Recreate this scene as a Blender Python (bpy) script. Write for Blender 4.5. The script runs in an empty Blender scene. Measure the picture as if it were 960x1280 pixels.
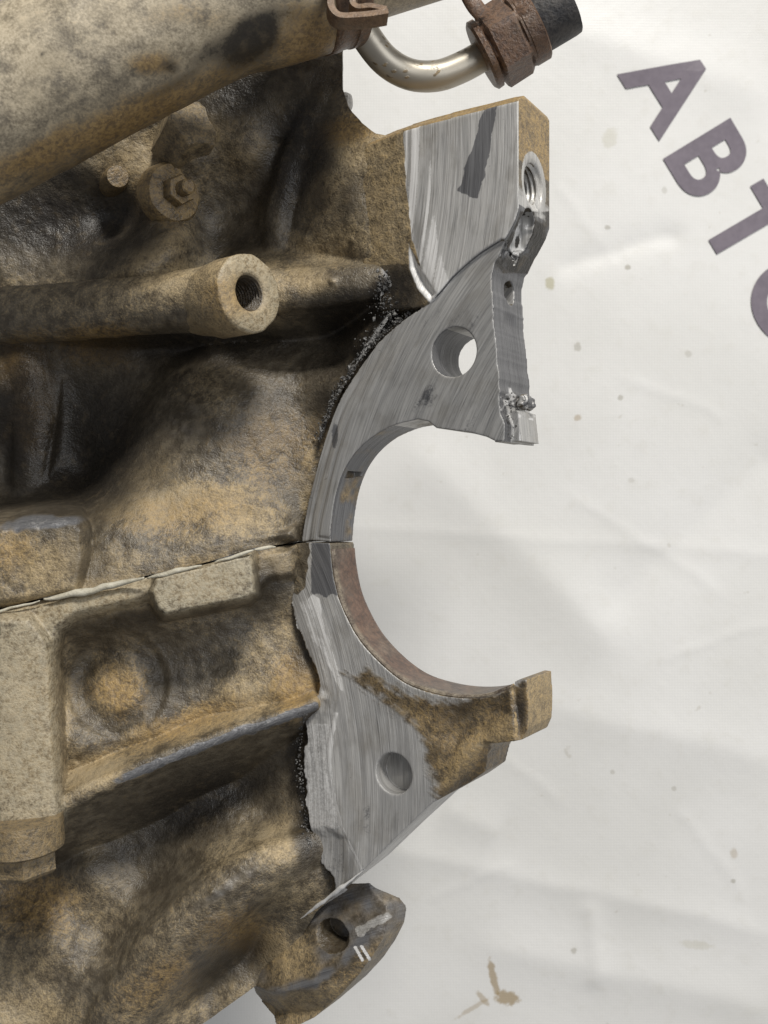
import bpy, math, random
import numpy as np
from mathutils import Vector, Matrix

# ------------------------------------------------------------------ scale, camera, light
S = 0.0003            # metres per unit; all shapes below are written in units of 0.3 mm
D = 1250.0            # distance of the camera from the middle of the casting
scn = bpy.context.scene
col = scn.collection
cam_data = bpy.data.cameras.new('camera')
cam = bpy.data.objects.new('camera', cam_data)
col.objects.link(cam)
cam.location = (0, 0, D * S)
cam_data.sensor_fit = 'AUTO'
cam_data.sensor_width = 36.0
cam_data.lens = 18.0 / (640.0 / D)
cam_data.clip_start = 0.01
cam_data.clip_end = 50.0
cam_data.dof.use_dof = True
cam_data.dof.focus_distance = (D + 60) * S
cam_data.dof.aperture_fstop = 16.0
scn.camera = cam

world = bpy.data.worlds.new('World')
scn.world = world
world.use_nodes = True
bg = world.node_tree.nodes['Background']
bg.inputs[0].default_value = (0.95, 0.96, 1.0, 1)
bg.inputs[1].default_value = 0.19

def area(name, loc, aim, size, power, colour):
    l = bpy.data.lights.new(name, 'AREA')
    l.shape = 'RECTANGLE'; l.size = size[0]; l.size_y = size[1]
    l.energy = power; l.color = colour
    o = bpy.data.objects.new(name, l); col.objects.link(o)
    o.location = loc
    o.rotation_euler = (Vector(aim) - Vector(loc)).to_track_quat('-Z', 'Y').to_euler()
    return o
area('workshop_lamp', (0.62, 2.25, 1.75), (0, 0, -0.05), (0.60, 0.40), 100.0, (1.0, 0.965, 0.905))
area('fill_lamp', (1.6, 0.3, 2.2), (0, 0, -0.1), (1.6, 1.6), 34.0, (0.97, 0.98, 1.0))  # unseen soft fill, added to brighten the shaded sides
scn.view_settings.view_transform = 'Standard'
scn.view_settings.look = 'None'
scn.view_settings.exposure = -0.12
scn.view_settings.gamma = 1.0

rng = np.random.default_rng(7)
random.seed(7)

# ------------------------------------------------------------------ numeric helpers
def _h(ix, iy, iz, seed):
    n = (ix.astype(np.int64) * 374761393 + iy.astype(np.int64) * 668265263 + iz.astype(np.int64) * 2147483647 + seed * 1274126177) & 0xffffffff
    n = ((n ^ (n >> 13)) * 1274126177) & 0xffffffff
    n = ((n ^ (n >> 16)) * 2246822519) & 0xffffffff
    return ((n ^ (n >> 15)) & 0xffffff).astype(np.float32) / float(0xffffff)
def vnoise(x, y, z=0.0, seed=0):
    x, y, z = np.broadcast_arrays(np.asarray(x, float), np.asarray(y, float), np.asarray(z, float))
    ix, iy, iz = np.floor(x), np.floor(y), np.floor(z)
    fx, fy, fz = x - ix, y - iy, z - iz
    fx = fx * fx * (3 - 2 * fx); fy = fy * fy * (3 - 2 * fy); fz = fz * fz * (3 - 2 * fz)
    r = 0
    for a in (0, 1):
        for b in (0, 1):
            for c in (0, 1):
                w = (fx if a else 1 - fx) * (fy if b else 1 - fy) * (fz if c else 1 - fz)
                r = r + w * _h(ix + a, iy + b, iz + c, seed)
    return r * 2 - 1
def fbm(x, y, z=0.0, seed=0, octs=4, gain=0.5):
    r = 0; a = 1.0; f = 1.0; t = 0
    for o in range(octs):
        r = r + a * vnoise(np.asarray(x) * f + 17.3 * o, np.asarray(y) * f - 9.1 * o, np.asarray(z) * f + 3.7 * o, seed + o)
        t += a; a *= gain; f *= 2.03
    return r / t
def sstep(a, b, x):
    t = np.clip((x - a) / (b - a), 0, 1)
    return t * t * (3 - 2 * t)
def smax(a, b, k):
    h = np.clip(0.5 + 0.5 * (a - b) / k, 0, 1)
    return b + (a - b) * h + k * h * (1 - h)
def smin(a, b, k):
    return -smax(-a, -b, k)
def sdpoly(x, y, poly):
    p = np.asarray(poly, float); n = len(p)
    d = np.full(x.shape, 1e18); s = np.ones(x.shape)
    for i in range(n):
        a = p[i]; b = p[i - 1]
        ex, ey = b[0] - a[0], b[1] - a[1]
        wx, wy = x - a[0], y - a[1]
        t = np.clip((wx * ex + wy * ey) / (ex * ex + ey * ey + 1e-12), 0, 1)
        dx, dy = wx - ex * t, wy - ey * t
        d = np.minimum(d, dx * dx + dy * dy)
        c1 = y >= a[1]; c2 = y < b[1]; c3 = ex * wy > ey * wx
        s = np.where((c1 & c2 & c3) | (~c1 & ~c2 & ~c3), -s, s)
    return s * np.sqrt(d)
def dpoly_line(x, y, pts):
    """distance to a polyline and the fraction along it"""
    p = np.asarray(pts, float)
    L = np.r_[0, np.cumsum(np.hypot(*(p[1:] - p[:-1]).T[:2]))]
    d = np.full(np.shape(x), 1e18); tt = np.zeros(np.shape(x)); side = np.zeros(np.shape(x))
    for i in range(len(p) - 1):
        ex, ey = p[i + 1][0] - p[i][0], p[i + 1][1] - p[i][1]
        l2 = ex * ex + ey * ey
        wx, wy = x - p[i][0], y - p[i][1]
        t = np.clip((wx * ex + wy * ey) / l2, 0, 1)
        q = (wx - ex * t) ** 2 + (wy - ey * t) ** 2
        m = q < d
        d = np.where(m, q, d); tt = np.where(m, (L[i] + t * math.sqrt(l2)) / L[-1], tt)
        side = np.where(m, np.sign(ex * wy - ey * wx), side)
    return np.sqrt(d), tt, side
def smooth_line(pts, n=8):
    p = np.asarray(pts, float); out = []
    q = np.vstack([2 * p[0] - p[1], p, 2 * p[-1] - p[-2]])
    for i in range(1, len(q) - 2):
        a, b, c, d = q[i - 1], q[i], q[i + 1], q[i + 2]
        for k in range(n):
            t = k / n
            out.append(0.5 * (2 * b + (c - a) * t + (2 * a - 5 * b + 4 * c - d) * t * t + (3 * b - 3 * c + d - a) * t ** 3))
    out.append(p[-1])
    return np.array(out)

# a sight line through (x, y) meets depth z here; and back
def at(x, y, z):
    x, y, z = np.broadcast_arrays(np.asarray(x, float), np.asarray(y, float), np.asarray(z, float))
    k = (D - z) / D
    return np.stack([(x - 480) * k, (640 - y) * k, z], -1)
def seen(P):
    k = D / (D - P[..., 2])
    return 480 + P[..., 0] * k, 640 - P[..., 1] * k

# the plane of the sawn flange: turned 31 degrees away from the camera
TH = math.radians(31)
E1 = np.array([math.cos(TH), 0, math.sin(TH)]); E2 = np.array([0, 1.0, 0]); EN = np.array([-math.sin(TH), 0, math.cos(TH)])
O0 = at(567, 440, 0)
def to_plane(x, y, w=0.0):
    x, y, w = np.broadcast_arrays(np.asarray(x, float), np.asarray(y, float), np.asarray(w, float))
    d = np.stack([x - 480, 640 - y, np.full(x.shape, -D)], -1)
    C = np.array([0, 0, D])
    t = (w - (C - O0) @ EN) / (d @ EN)
    P = C + d * t[..., None] - O0
    return P @ E1, P @ E2
def from_plane(u, v, w):
    return O0 + np.asarray(u)[..., None] * E1 + np.asarray(v)[..., None] * E2 + np.asarray(w)[..., None] * EN
def plane_z(x, y, w=0.0):
    u, v = to_plane(x, y, w)
    return from_plane(u, v, np.broadcast_to(w, np.shape(u)).astype(float))[..., 2]

# ------------------------------------------------------------------ object helpers
def mesh_obj(name, V, F, mat, parent=None, m1=None, sc=None, smooth=True, sharp=None, extra=None):
    """one mesh object; V in units, m1 = (dust, oil, bare, rust) per vertex, sc = coordinates along the tool marks"""
    V = np.asarray(V, np.float32) * S
    me = bpy.data.meshes.new(name)
    if isinstance(F, np.ndarray):
        k = F.shape[1]
        me.vertices.add(len(V)); me.vertices.foreach_set('co', V.ravel())
        me.loops.add(F.size); me.loops.foreach_set('vertex_index', F.astype(np.int32).ravel())
        me.polygons.add(len(F))
        me.polygons.foreach_set('loop_start', np.arange(0, F.size, k, dtype=np.int32))
        me.update(calc_edges=True); me.validate()
    else:
        me.from_pydata([tuple(map(float, v)) for v in V], [], F)
    if m1 is not None:
        m1 = np.broadcast_to(np.asarray(m1, np.float32), (len(V), 4))
        a = me.attributes.new('m1', 'FLOAT_COLOR', 'POINT'); a.data.foreach_set('color', np.ascontiguousarray(m1).ravel())
    if extra is not None:
        a = me.attributes.new('m2', 'FLOAT_COLOR', 'POINT'); a.data.foreach_set('color', np.ascontiguousarray(extra, dtype=np.float32).ravel())
    if sc is not None:
        a = me.attributes.new('sc', 'FLOAT_VECTOR', 'POINT'); a.data.foreach_set('vector', np.ascontiguousarray(sc, dtype=np.float32).ravel())
    me.polygons.foreach_set('use_smooth', np.full(len(me.polygons), smooth))
    if sharp: me.set_sharp_from_angle(angle=math.radians(sharp))
    me.materials.append(mat)
    o = bpy.data.objects.new(name, me); col.objects.link(o)
    if parent is not None:
        o.parent = parent
        o.matrix_parent_inverse = Matrix.Translation(-Vector(parent.location))
    return o
def thing(name, label, cat, loc, group=None):
    o = bpy.data.objects.new(name, None); col.objects.link(o)
    o.location = Vector(loc) * S
    o.empty_display_size = 0.02
    o['label'] = label; o['category'] = cat
    if group: o['group'] = group
    return o
def flat(F):
    return [list(map(int, f)) for f in F]

def basis(axis):
    a = Vector(axis).normalized()
    t = Vector((0, 0, 1)) if abs(a.z) < 0.9 else Vector((0, 1, 0))
    u = t.cross(a).normalized(); v = a.cross(u)
    return np.array(u), np.array(v), np.array(a)
def lathe(centre, axis, prof, seg=48, hexa=(), turn=0.0, wob=0.0, seed=0):
    """rings (radius, height) round an axis; indices in hexa are six-sided"""
    u, v, a = basis(axis); c = np.asarray(centre, float)
    V = []; F = []
    for i, (r, h) in enumerate(prof):
        for k in range(seg):
            t = 2 * math.pi * k / seg
            rr = r
            if i in hexa:
                q = (t % (math.pi / 3)) - math.pi / 6
                rr = r * math.cos(math.pi / 6) / math.cos(q)
            if wob: rr *= 1 + wob * float(vnoise(3 * math.cos(t) + i * .7, 3 * math.sin(t), i * .35, seed))
            V.append(c + u * rr * math.cos(t + turn) + v * rr * math.sin(t + turn) + a * h)
    n = len(prof)
    for i in range(n - 1):
        for k in range(seg):
            k2 = (k + 1) % seg
            F.append((i * seg + k, i * seg + k2, (i + 1) * seg + k2, (i + 1) * seg + k))
    F.append(tuple(range((n - 1) * seg, n * seg))); F.append(tuple(reversed(range(seg))))
    return np.array(V), F
def tube(pts, rad, seg=32, squash=1.0, cap=True):
    p = np.asarray(pts, float); n = len(p)
    rad = np.broadcast_to(np.asarray(rad, float), (n,))
    T = np.gradient(p, axis=0); T /= np.linalg.norm(T, axis=1)[:, None]
    up = np.array([0, 0, 1.0]); V = []; F = []
    for i in range(n):
        s = np.cross(T[i], up); s /= np.linalg.norm(s); b = np.cross(s, T[i])
        for k in range(seg):
            t = 2 * math.pi * k / seg
            V.append(p[i] + s * rad[i] * math.cos(t) + b * rad[i] * squash * math.sin(t))
    for i in range(n - 1):
        for k in range(seg):
            k2 = (k + 1) % seg
            F.append((i * seg + k, i * seg + k2, (i + 1) * seg + k2, (i + 1) * seg + k))
    if cap:
        F.append(tuple(reversed(range(seg)))); F.append(tuple(range((n - 1) * seg, n * seg)))
    return np.array(V), F

def surface_net(Fg, origin, h):
    """the zero surface of a sampled solid (negative inside) as quads"""
    nx, ny, nz = Fg.shape
    sg = Fg < 0
    cnt = np.zeros((nx - 1, ny - 1, nz - 1), np.int8)
    for a in (0, 1):
        for b in (0, 1):
            for c in (0, 1):
                cnt += sg[a:nx - 1 + a, b:ny - 1 + b, c:nz - 1 + c]
    act = (cnt > 0) & (cnt < 8)
    I, J, K = np.nonzero(act)
    idx = np.full(act.shape, -1, np.int32); idx[I, J, K] = np.arange(len(I))
    acc = np.zeros((len(I), 3)); num = np.zeros(len(I))
    offs = [(a, b, c) for a in (0, 1) for b in (0, 1) for c in (0, 1)]
    val = {o: Fg[I + o[0], J + o[1], K + o[2]] for o in offs}
    for o in offs:
        for ax in range(3):
            if o[ax] == 0:
                q = list(o); q[ax] = 1; q = tuple(q)
                f0, f1 = val[o], val[q]
                m = (f0 < 0) != (f1 < 0)
                t = np.where(m, f0 / np.where(m, f0 - f1, 1), 0)
                pos = np.array(o, float)[None, :].repeat(len(I), 0); pos[:, ax] += t
                acc[m] += pos[m]; num[m] += 1
    V = (acc / num[:, None] + np.stack([I, J, K], 1)) * h + np.asarray(origin)
    quads = []
    for ax in range(3):
        sl0 = [slice(None)] * 3; sl1 = [slice(None)] * 3
        sl0[ax] = slice(0, -1); sl1[ax] = slice(1, None)
        A = sg[tuple(sl0)]; B = sg[tuple(sl1)]
        o1, o2 = [(1, 2), (2, 0), (0, 1)][ax]
        for flip in (False, True):
            m = (~A & B) if flip else (A & ~B)
            P = np.stack(np.nonzero(m), 1)
            ok = (P[:, o1] > 0) & (P[:, o2] > 0) & (P[:, o1] < Fg.shape[o1] - 1) & (P[:, o2] < Fg.shape[o2] - 1)
            P = P[ok]
            def at_(d1, d2):
                Q = P.copy(); Q[:, o1] -= d1; Q[:, o2] -= d2
                return idx[Q[:, 0], Q[:, 1], Q[:, 2]]
            q = np.stack([at_(1, 1), at_(0, 1), at_(0, 0), at_(1, 0)], 1)
            if flip: q = q[:, ::-1]
            quads.append(q)
    return V, np.concatenate(quads)
def vnormals(V, F):
    n = np.cross(V[F[:, 2]] - V[F[:, 0]], V[F[:, 3]] - V[F[:, 1]])
    N = np.zeros_like(V)
    for k in range(4): np.add.at(N, F[:, k], n)
    return N / np.maximum(np.linalg.norm(N, axis=1), 1e-9)[:, None]

# ------------------------------------------------------------------ materials
class NT:
    def __init__(self, name):
        self.m = bpy.data.materials.new(name); self.m.use_nodes = True
        self.t = self.m.node_tree; self.n = self.t.nodes; self.b = self.n['Principled BSDF']
    def node(self, typ, **kw):
        x = self.n.new(typ)
        for k, v in kw.items(): setattr(x, k, v)
        return x
    def put(self, sock, v):
        if hasattr(v, 'is_output') or isinstance(v, bpy.types.NodeSocket): self.t.links.new(v, sock)
        elif isinstance(v, (tuple, list)) and len(v) == 3 and sock.type == 'RGBA': sock.default_value = (*v, 1)
        else: sock.default_value = v
    def math(self, op, a, b=0.0, c=0.0, clamp=False):
        x = self.node('ShaderNodeMath', operation=op, use_clamp=clamp)
        self.put(x.inputs[0], a); self.put(x.inputs[1], b); self.put(x.inputs[2], c)
        return x.outputs[0]
    def step(self, v, a, b, lo=0.0, hi=1.0):
        x = self.node('ShaderNodeMapRange', interpolation_type='SMOOTHSTEP')
        self.put(x.inputs['Value'], v); x.inputs['From Min'].default_value = a; x.inputs['From Max'].default_value = b
        x.inputs['To Min'].default_value = lo; x.inputs['To Max'].default_value = hi
        return x.outputs[0]
    def mix(self, f, a, b):
        x = self.node('ShaderNodeMix', data_type='RGBA')
        self.put(x.inputs[0], f); self.put(x.inputs[6], a); self.put(x.inputs[7], b)
        return x.outputs[2]
    def fmix(self, f, a, b):
        x = self.node('ShaderNodeMix', data_type='FLOAT')
        self.put(x.inputs[0], f); self.put(x.inputs[2], a); self.put(x.inputs[3], b)
        return x.outputs[0]
    def noise(self, vec, scale, detail=4.0, rough=0.55, distort=0.0):
        x = self.node('ShaderNodeTexNoise'); self.put(x.inputs['Vector'], vec)
        x.inputs['Scale'].default_value = scale; x.inputs['Detail'].default_value = detail
        x.inputs['Roughness'].default_value = rough; x.inputs['Distortion'].default_value = distort
        return x.outputs[0]
    def mapping(self, vec, scale, rot=(0, 0, 0)):
        x = self.node('ShaderNodeMapping'); self.put(x.inputs[0], vec)
        x.inputs['Scale'].default_value = scale; x.inputs['Rotation'].default_value = rot
        return x.outputs[0]
    def units(self):
        return self.mapping(self.node('ShaderNodeTexCoord').outputs['Object'], (1 / S,) * 3)
    def attr(self, name):
        return self.node('ShaderNodeAttribute', attribute_name=name)
    def bump(self, h, strength, dist, nrm=None):
        x = self.node('ShaderNodeBump'); self.put(x.inputs['Height'], h)
        self.put(x.inputs['Strength'], strength); x.inputs['Distance'].default_value = dist
        if nrm is not None: self.put(x.inputs['Normal'], nrm)
        return x.outputs[0]
    def out(self, base, rough, metal=0.0, nrm=None, spec=0.5):
        self.put(self.b.inputs['Base Color'], base); self.put(self.b.inputs['Roughness'], rough)
        self.put(self.b.inputs['Metallic'], metal); self.put(self.b.inputs['Specular IOR Level'], spec)
        if nrm is not None: self.put(self.b.inputs['Normal'], nrm)
        return self.m

def dirty_metal(name, iron=(0.140, 0.118, 0.084), iron2=(0.076, 0.061, 0.041), dust=(0.39, 0.300, 0.168), dust2=(0.275, 0.205, 0.112),
                bare=(0.64, 0.628, 0.60), bare2=(0.38, 0.375, 0.365), rust=(0.34, 0.215, 0.07), rust2=(0.16, 0.095, 0.036), grain=1.0, bare_metal=0.36):
    t = NT(name); p = t.units()
    a = t.attr('m1'); sep = t.node('ShaderNodeSeparateColor'); t.put(sep.inputs[0], a.outputs['Color'])
    md, mo, mb, mr = sep.outputs[0], sep.outputs[1], sep.outputs[2], a.outputs['Alpha']
    sc = t.attr('sc').outputs['Vector']
    m2 = t.attr('m2'); sep2 = t.node('ShaderNodeSeparateColor'); t.put(sep2.inputs[0], m2.outputs['Color'])
    n60 = t.noise(p, 1 / 55., 4, .55); n18 = t.noise(p, 1 / 17., 5, .6); n5 = t.noise(p, 1 / 5.5, 4, .65); n2 = t.noise(p, 1 / 2.6, 2, .6)
    mixn = t.math('ADD', t.math('ADD', t.math('MULTIPLY', n18, .30), t.math('MULTIPLY', n2, .32)), t.math('ADD', t.math('MULTIPLY', n5, .38), t.math('MULTIPLY', n60, .20)))   # mean .6
    cen = t.math('SUBTRACT', mixn, .6)
    def cover(m, gain, lo, hi):
        return t.step(t.math('ADD', m, t.math('MULTIPLY', cen, gain)), lo, hi)
    fd = cover(md, 2.0, .10, 1.05); fo = cover(mo, 2.1, .24, 1.0); fr = cover(mr, 1.8, .12, .85); fb = cover(mb, .9, .30, .70)
    pit = t.step(n5, .62, .76)
    ci = t.mix(t.step(n18, .35, .65), iron2, iron)
    cd = t.mix(t.step(t.math('ADD', t.math('MULTIPLY', n18, .35), t.math('ADD', t.math('MULTIPLY', n5, .35), t.math('MULTIPLY', n2, .3))), .38, .62), dust2, dust)
    cd = t.mix(t.math('MULTIPLY', t.step(n60, .42, .7), .5), cd, (0.36, 0.305, 0.21))
    c = t.mix(fd, ci, cd)
    c = t.mix(t.math('MULTIPLY', m2.outputs['Alpha'], t.step(t.math('ADD', n5, t.math('MULTIPLY', cen, .9)), .20, .80)), c, (0.37, 0.335, 0.25))
    c = t.mix(t.math('MULTIPLY', fr, .75), c, t.mix(t.step(n5, .35, .62), rust2, rust))
    c = t.mix(t.math('MULTIPLY', pit, t.fmix(fb, .26, .0)), c, (0.028, 0.022, 0.016))
    hs = t.node('ShaderNodeHueSaturation'); t.put(hs.inputs['Value'], t.math('MULTIPLY_ADD', t.math('ADD', t.math('ADD', t.math('MULTIPLY', n2, .45), t.math('MULTIPLY', n5, .3)), t.math('MULTIPLY', n18, .6)), .95, .34)); t.put(hs.inputs['Color'], c); c = hs.outputs[0]
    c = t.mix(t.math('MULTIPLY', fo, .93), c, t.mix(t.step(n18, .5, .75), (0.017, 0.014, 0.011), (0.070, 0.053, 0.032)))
    # bare, tool-marked metal
    s1 = t.noise(t.mapping(sc, (1 / 2.6, 1 / 150., 1)), 1.0, 4, .7); s2 = t.noise(t.mapping(sc, (1 / 11., 1 / 300., 1)), 1.0, 3, .5)
    s3 = t.noise(t.mapping(sc, (1 / 1.7, 1 / 60., 1), (0, 0, .09)), 1.0, 2, .6); s4 = t.noise(t.mapping(sc, (1 / 3.4, 1 / 90., 1), (0, 0, -.05)), 1.0, 1, .5)
    scr = t.math('ADD', t.math('MULTIPLY', s1, .5), t.math('ADD', t.math('MULTIPLY', s2, .3), t.math('MULTIPLY', s3, .25)))
    cb = t.mix(t.step(scr, .40, .66), bare2, bare)
    cb = t.mix(t.math('MULTIPLY', t.step(s4, .68, .74), .6), cb, (0.66, 0.65, 0.63))
    cb = t.mix(t.math('MULTIPLY', t.step(s3, .42, .30), .4), cb, (0.13, 0.13, 0.132))
    cb = t.mix(t.math('MULTIPLY', t.step(t.noise(t.mapping(sc, (1 / 22., 1 / 60., 1)), 1.0, 4, .6), .48, .70), .42), cb, (0.24, 0.225, 0.20))
    cb = t.mix(t.math('MULTIPLY', t.step(n60, .5, .68), .25), cb, (0.30, 0.27, 0.22))
    cb = t.mix(t.math('MULTIPLY', t.step(t.noise(p, 1 / 7., 2, .5), .72, .80), .4), cb, (0.06, 0.055, 0.05))
    cb = t.mix(cover(sep2.outputs[0], .9, .4, .62), cb, t.mix(t.step(scr, .4, .62), (0.10, 0.10, 0.105), (0.20, 0.20, 0.205)))     # dark smears
    cb = t.mix(t.math('MULTIPLY', cover(sep2.outputs[1], .8, .4, .6), .9), cb, t.mix(t.step(s1, .3, .6), (0.60, 0.59, 0.57), (0.86, 0.85, 0.83)))  # fresh cuts
    tone = t.mix(t.math('MULTIPLY', sep2.outputs[2], 1.0), (1, 1, 1), (0.66, 0.665, 0.675))
    mm = t.node('ShaderNodeMix', data_type='RGBA', blend_type='MULTIPLY'); mm.inputs[0].default_value = 1.0
    t.put(mm.inputs[6], cb); t.put(mm.inputs[7], tone); cb = mm.outputs[2]
    c = t.mix(fb, c, cb)
    wet = t.math('MULTIPLY', fo, t.step(n60, .3, .7))
    r = t.fmix(fd, .42, .62)
    r = t.fmix(t.math('MULTIPLY', t.step(n2, .52, .70), .55), r, .30)
    r = t.fmix(wet, r, .36)
    r = t.fmix(fb, r, t.fmix(scr, .52, .30))
    cast_h = t.math('ADD', t.math('MULTIPLY', n5, .7), t.math('ADD', t.math('MULTIPLY', n2, .45), t.math('MULTIPLY', n18, .9)))
    h = t.math('MULTIPLY', cast_h, t.fmix(fb, t.fmix(m2.outputs['Alpha'], 1.0, .55), .04))
    nb = t.bump(h, .55 * grain, 4.5 * S)
    nb = t.bump(t.math('MULTIPLY', scr, t.math('MULTIPLY', fb, 1.0)), .7, 2.2 * S, nb)
    return t.out(c, r, t.math('MULTIPLY', fb, t.fmix(sep2.outputs[1], bare_metal, .12)), nb, .6)

M_CAST = dirty_metal('cast_metal')
M_FLANGE = dirty_metal('sawn_flange_metal', grain=.9)
M_PAD = dirty_metal('dusty_aluminium', iron=(0.20, 0.18, 0.145), iron2=(0.11, 0.095, 0.07), dust=(0.47, 0.42, 0.31), dust2=(0.30, 0.25, 0.165))
M_PIPE = dirty_metal('dusty_pipe_metal', iron=(0.20, 0.17, 0.12), iron2=(0.14, 0.12, 0.09), dust=(0.47, 0.405, 0.295), dust2=(0.335, 0.275, 0.18), grain=.28)
M_BENT = dirty_metal('zinc_tube_metal', bare=(0.52, 0.49, 0.42), bare2=(0.40, 0.365, 0.30), grain=.3, bare_metal=.6)
M_RUST = dirty_metal('rusty_steel', iron=(0.13, 0.085, 0.055), iron2=(0.06, 0.04, 0.028), dust=(0.25, 0.17, 0.095), dust2=(0.17, 0.10, 0.055), rust=(0.16, 0.085, 0.048), rust2=(0.065, 0.036, 0.024), grain=.7)
M_SHELL = dirty_metal('stained_bearing_metal', iron=(0.125, 0.095, 0.073), iron2=(0.062, 0.044, 0.033), dust=(0.25, 0.215, 0.165), dust2=(0.115, 0.088, 0.067), rust=(0.13, 0.07, 0.045), rust2=(0.07, 0.036, 0.025), grain=.22)

def plain(name, c1, c2, scale, rough, bump=.3, dist=2.0, spec=.4):
    t = NT(name); p = t.units()
    n = t.noise(p, 1 / scale, 5, .6); f = t.noise(p, 1 / (scale * .22), 3, .6)
    c = t.mix(t.step(t.math('ADD', t.math('MULTIPLY', n, .6), t.math('MULTIPLY', f, .4)), .35, .65), c1, c2)
    return t.out(c, rough, 0, t.bump(f, bump, dist * S), spec)
M_BEAD = plain('dried_sealant', (0.36, 0.33, 0.25), (0.52, 0.49, 0.40), 14, .6, .4)
M_HOSE = plain('black_rubber', (0.022, 0.022, 0.024), (0.075, 0.068, 0.062), 22, .55, .5, 2.5)
M_CRUMB = plain('grinding_slag', (0.012, 0.012, 0.013), (0.20, 0.195, 0.185), 12, .42, .6, 2)
M_LETTER = plain('purple_grey_ink', (0.118, 0.098, 0.122), (0.155, 0.131, 0.158), 60, .45, .1, 1)
M_FLOOR = plain('concrete_floor', (0.22, 0.21, 0.20), (0.34, 0.33, 0.31), 90, .85, .4, 4)

# ------------------------------------------------------------------ what lies behind: floor and banner
ZB = -800.0
def banner_z(X, Y):
    """wrinkles of the vinyl sheet"""
    q = 14 * fbm(X / 900., Y / 700., seed=31, octs=3)
    def fold(x0, y0, x1, y1, h, w, sharp):
        ex, ey = x1 - x0, y1 - y0; L = math.hypot(ex, ey)
        t = ((X - x0) * ex + (Y - y0) * ey) / L / L
        d = ((X - x0) * -ey + (Y - y0) * ex) / L + 9 * fbm(t * 5, 0 * t, seed=5, octs=2)
        return h * np.exp(-np.abs(d / w) ** sharp) * sstep(-.12, .1, t) * sstep(1.12, .9, t)
    for (a, b, c, d, h, w, s) in [(430, 655, 1010, 698, 1.9, 16, 1.2), (470, 1055, 960, 1165, 4.5, 34, 1.3), (560, 1010, 620, 1040, 5, 40, 1.5), (700, 330, 850, 290, -5, 26, 1.4),
                                  (520, 560, 760, 800, 8, 70, 1.6), (760, 760, 980, 560, -7, 60, 1.5), (640, 870, 960, 950, 5, 50, 1.5), (740, 1130, 745, 1230, 4, 22, 1.4),
                                  (780, 470, 905, 520, 1.6, 7, 1.1), (560, 900, 700, 1000, 1.5, 7, 1.1), (830, 820, 960, 780, 1.6, 7, 1.1), (700, 230, 770, 330, 1.4, 6, 1.1), (720, 620, 900, 740, 1.5, 8, 1.1), (540, 1120, 640, 1080, 1.5, 7, 1.1), (850, 1010, 930, 1120, 1.5, 7, 1.1), (700, 30, 960, 120, 5, 60, 1.6), (610, 1180, 960, 1260, 6, 50, 1.5)]:
        A = at(a, b, ZB); B = at(c, d, ZB)
        q = q + fold(A[0], A[1], B[0], B[1], h, w, s)
    return ZB + q
def grid_sheet(xs, ys, zf):
    X, Y = np.meshgrid(xs, ys, indexing='ij')
    V = np.stack([X, Y, zf(X, Y)], -1).reshape(-1, 3)
    n, m = X.shape
    i = np.arange(n * m).reshape(n, m)
    F = np.stack([i[:-1, :-1], i[1:, :-1], i[1:, 1:], i[:-1, 1:]], -1).reshape(-1, 4)
    return V, F
fl = mesh_obj('floor', [(-6000, -6000, ZB - 60), (6000, -6000, ZB - 60), (6000, 6000, ZB - 60), (-6000, 6000, ZB - 60)], [(0, 1, 2, 3)], M_FLOOR, smooth=False)
fl['kind'] = 'structure'

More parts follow.
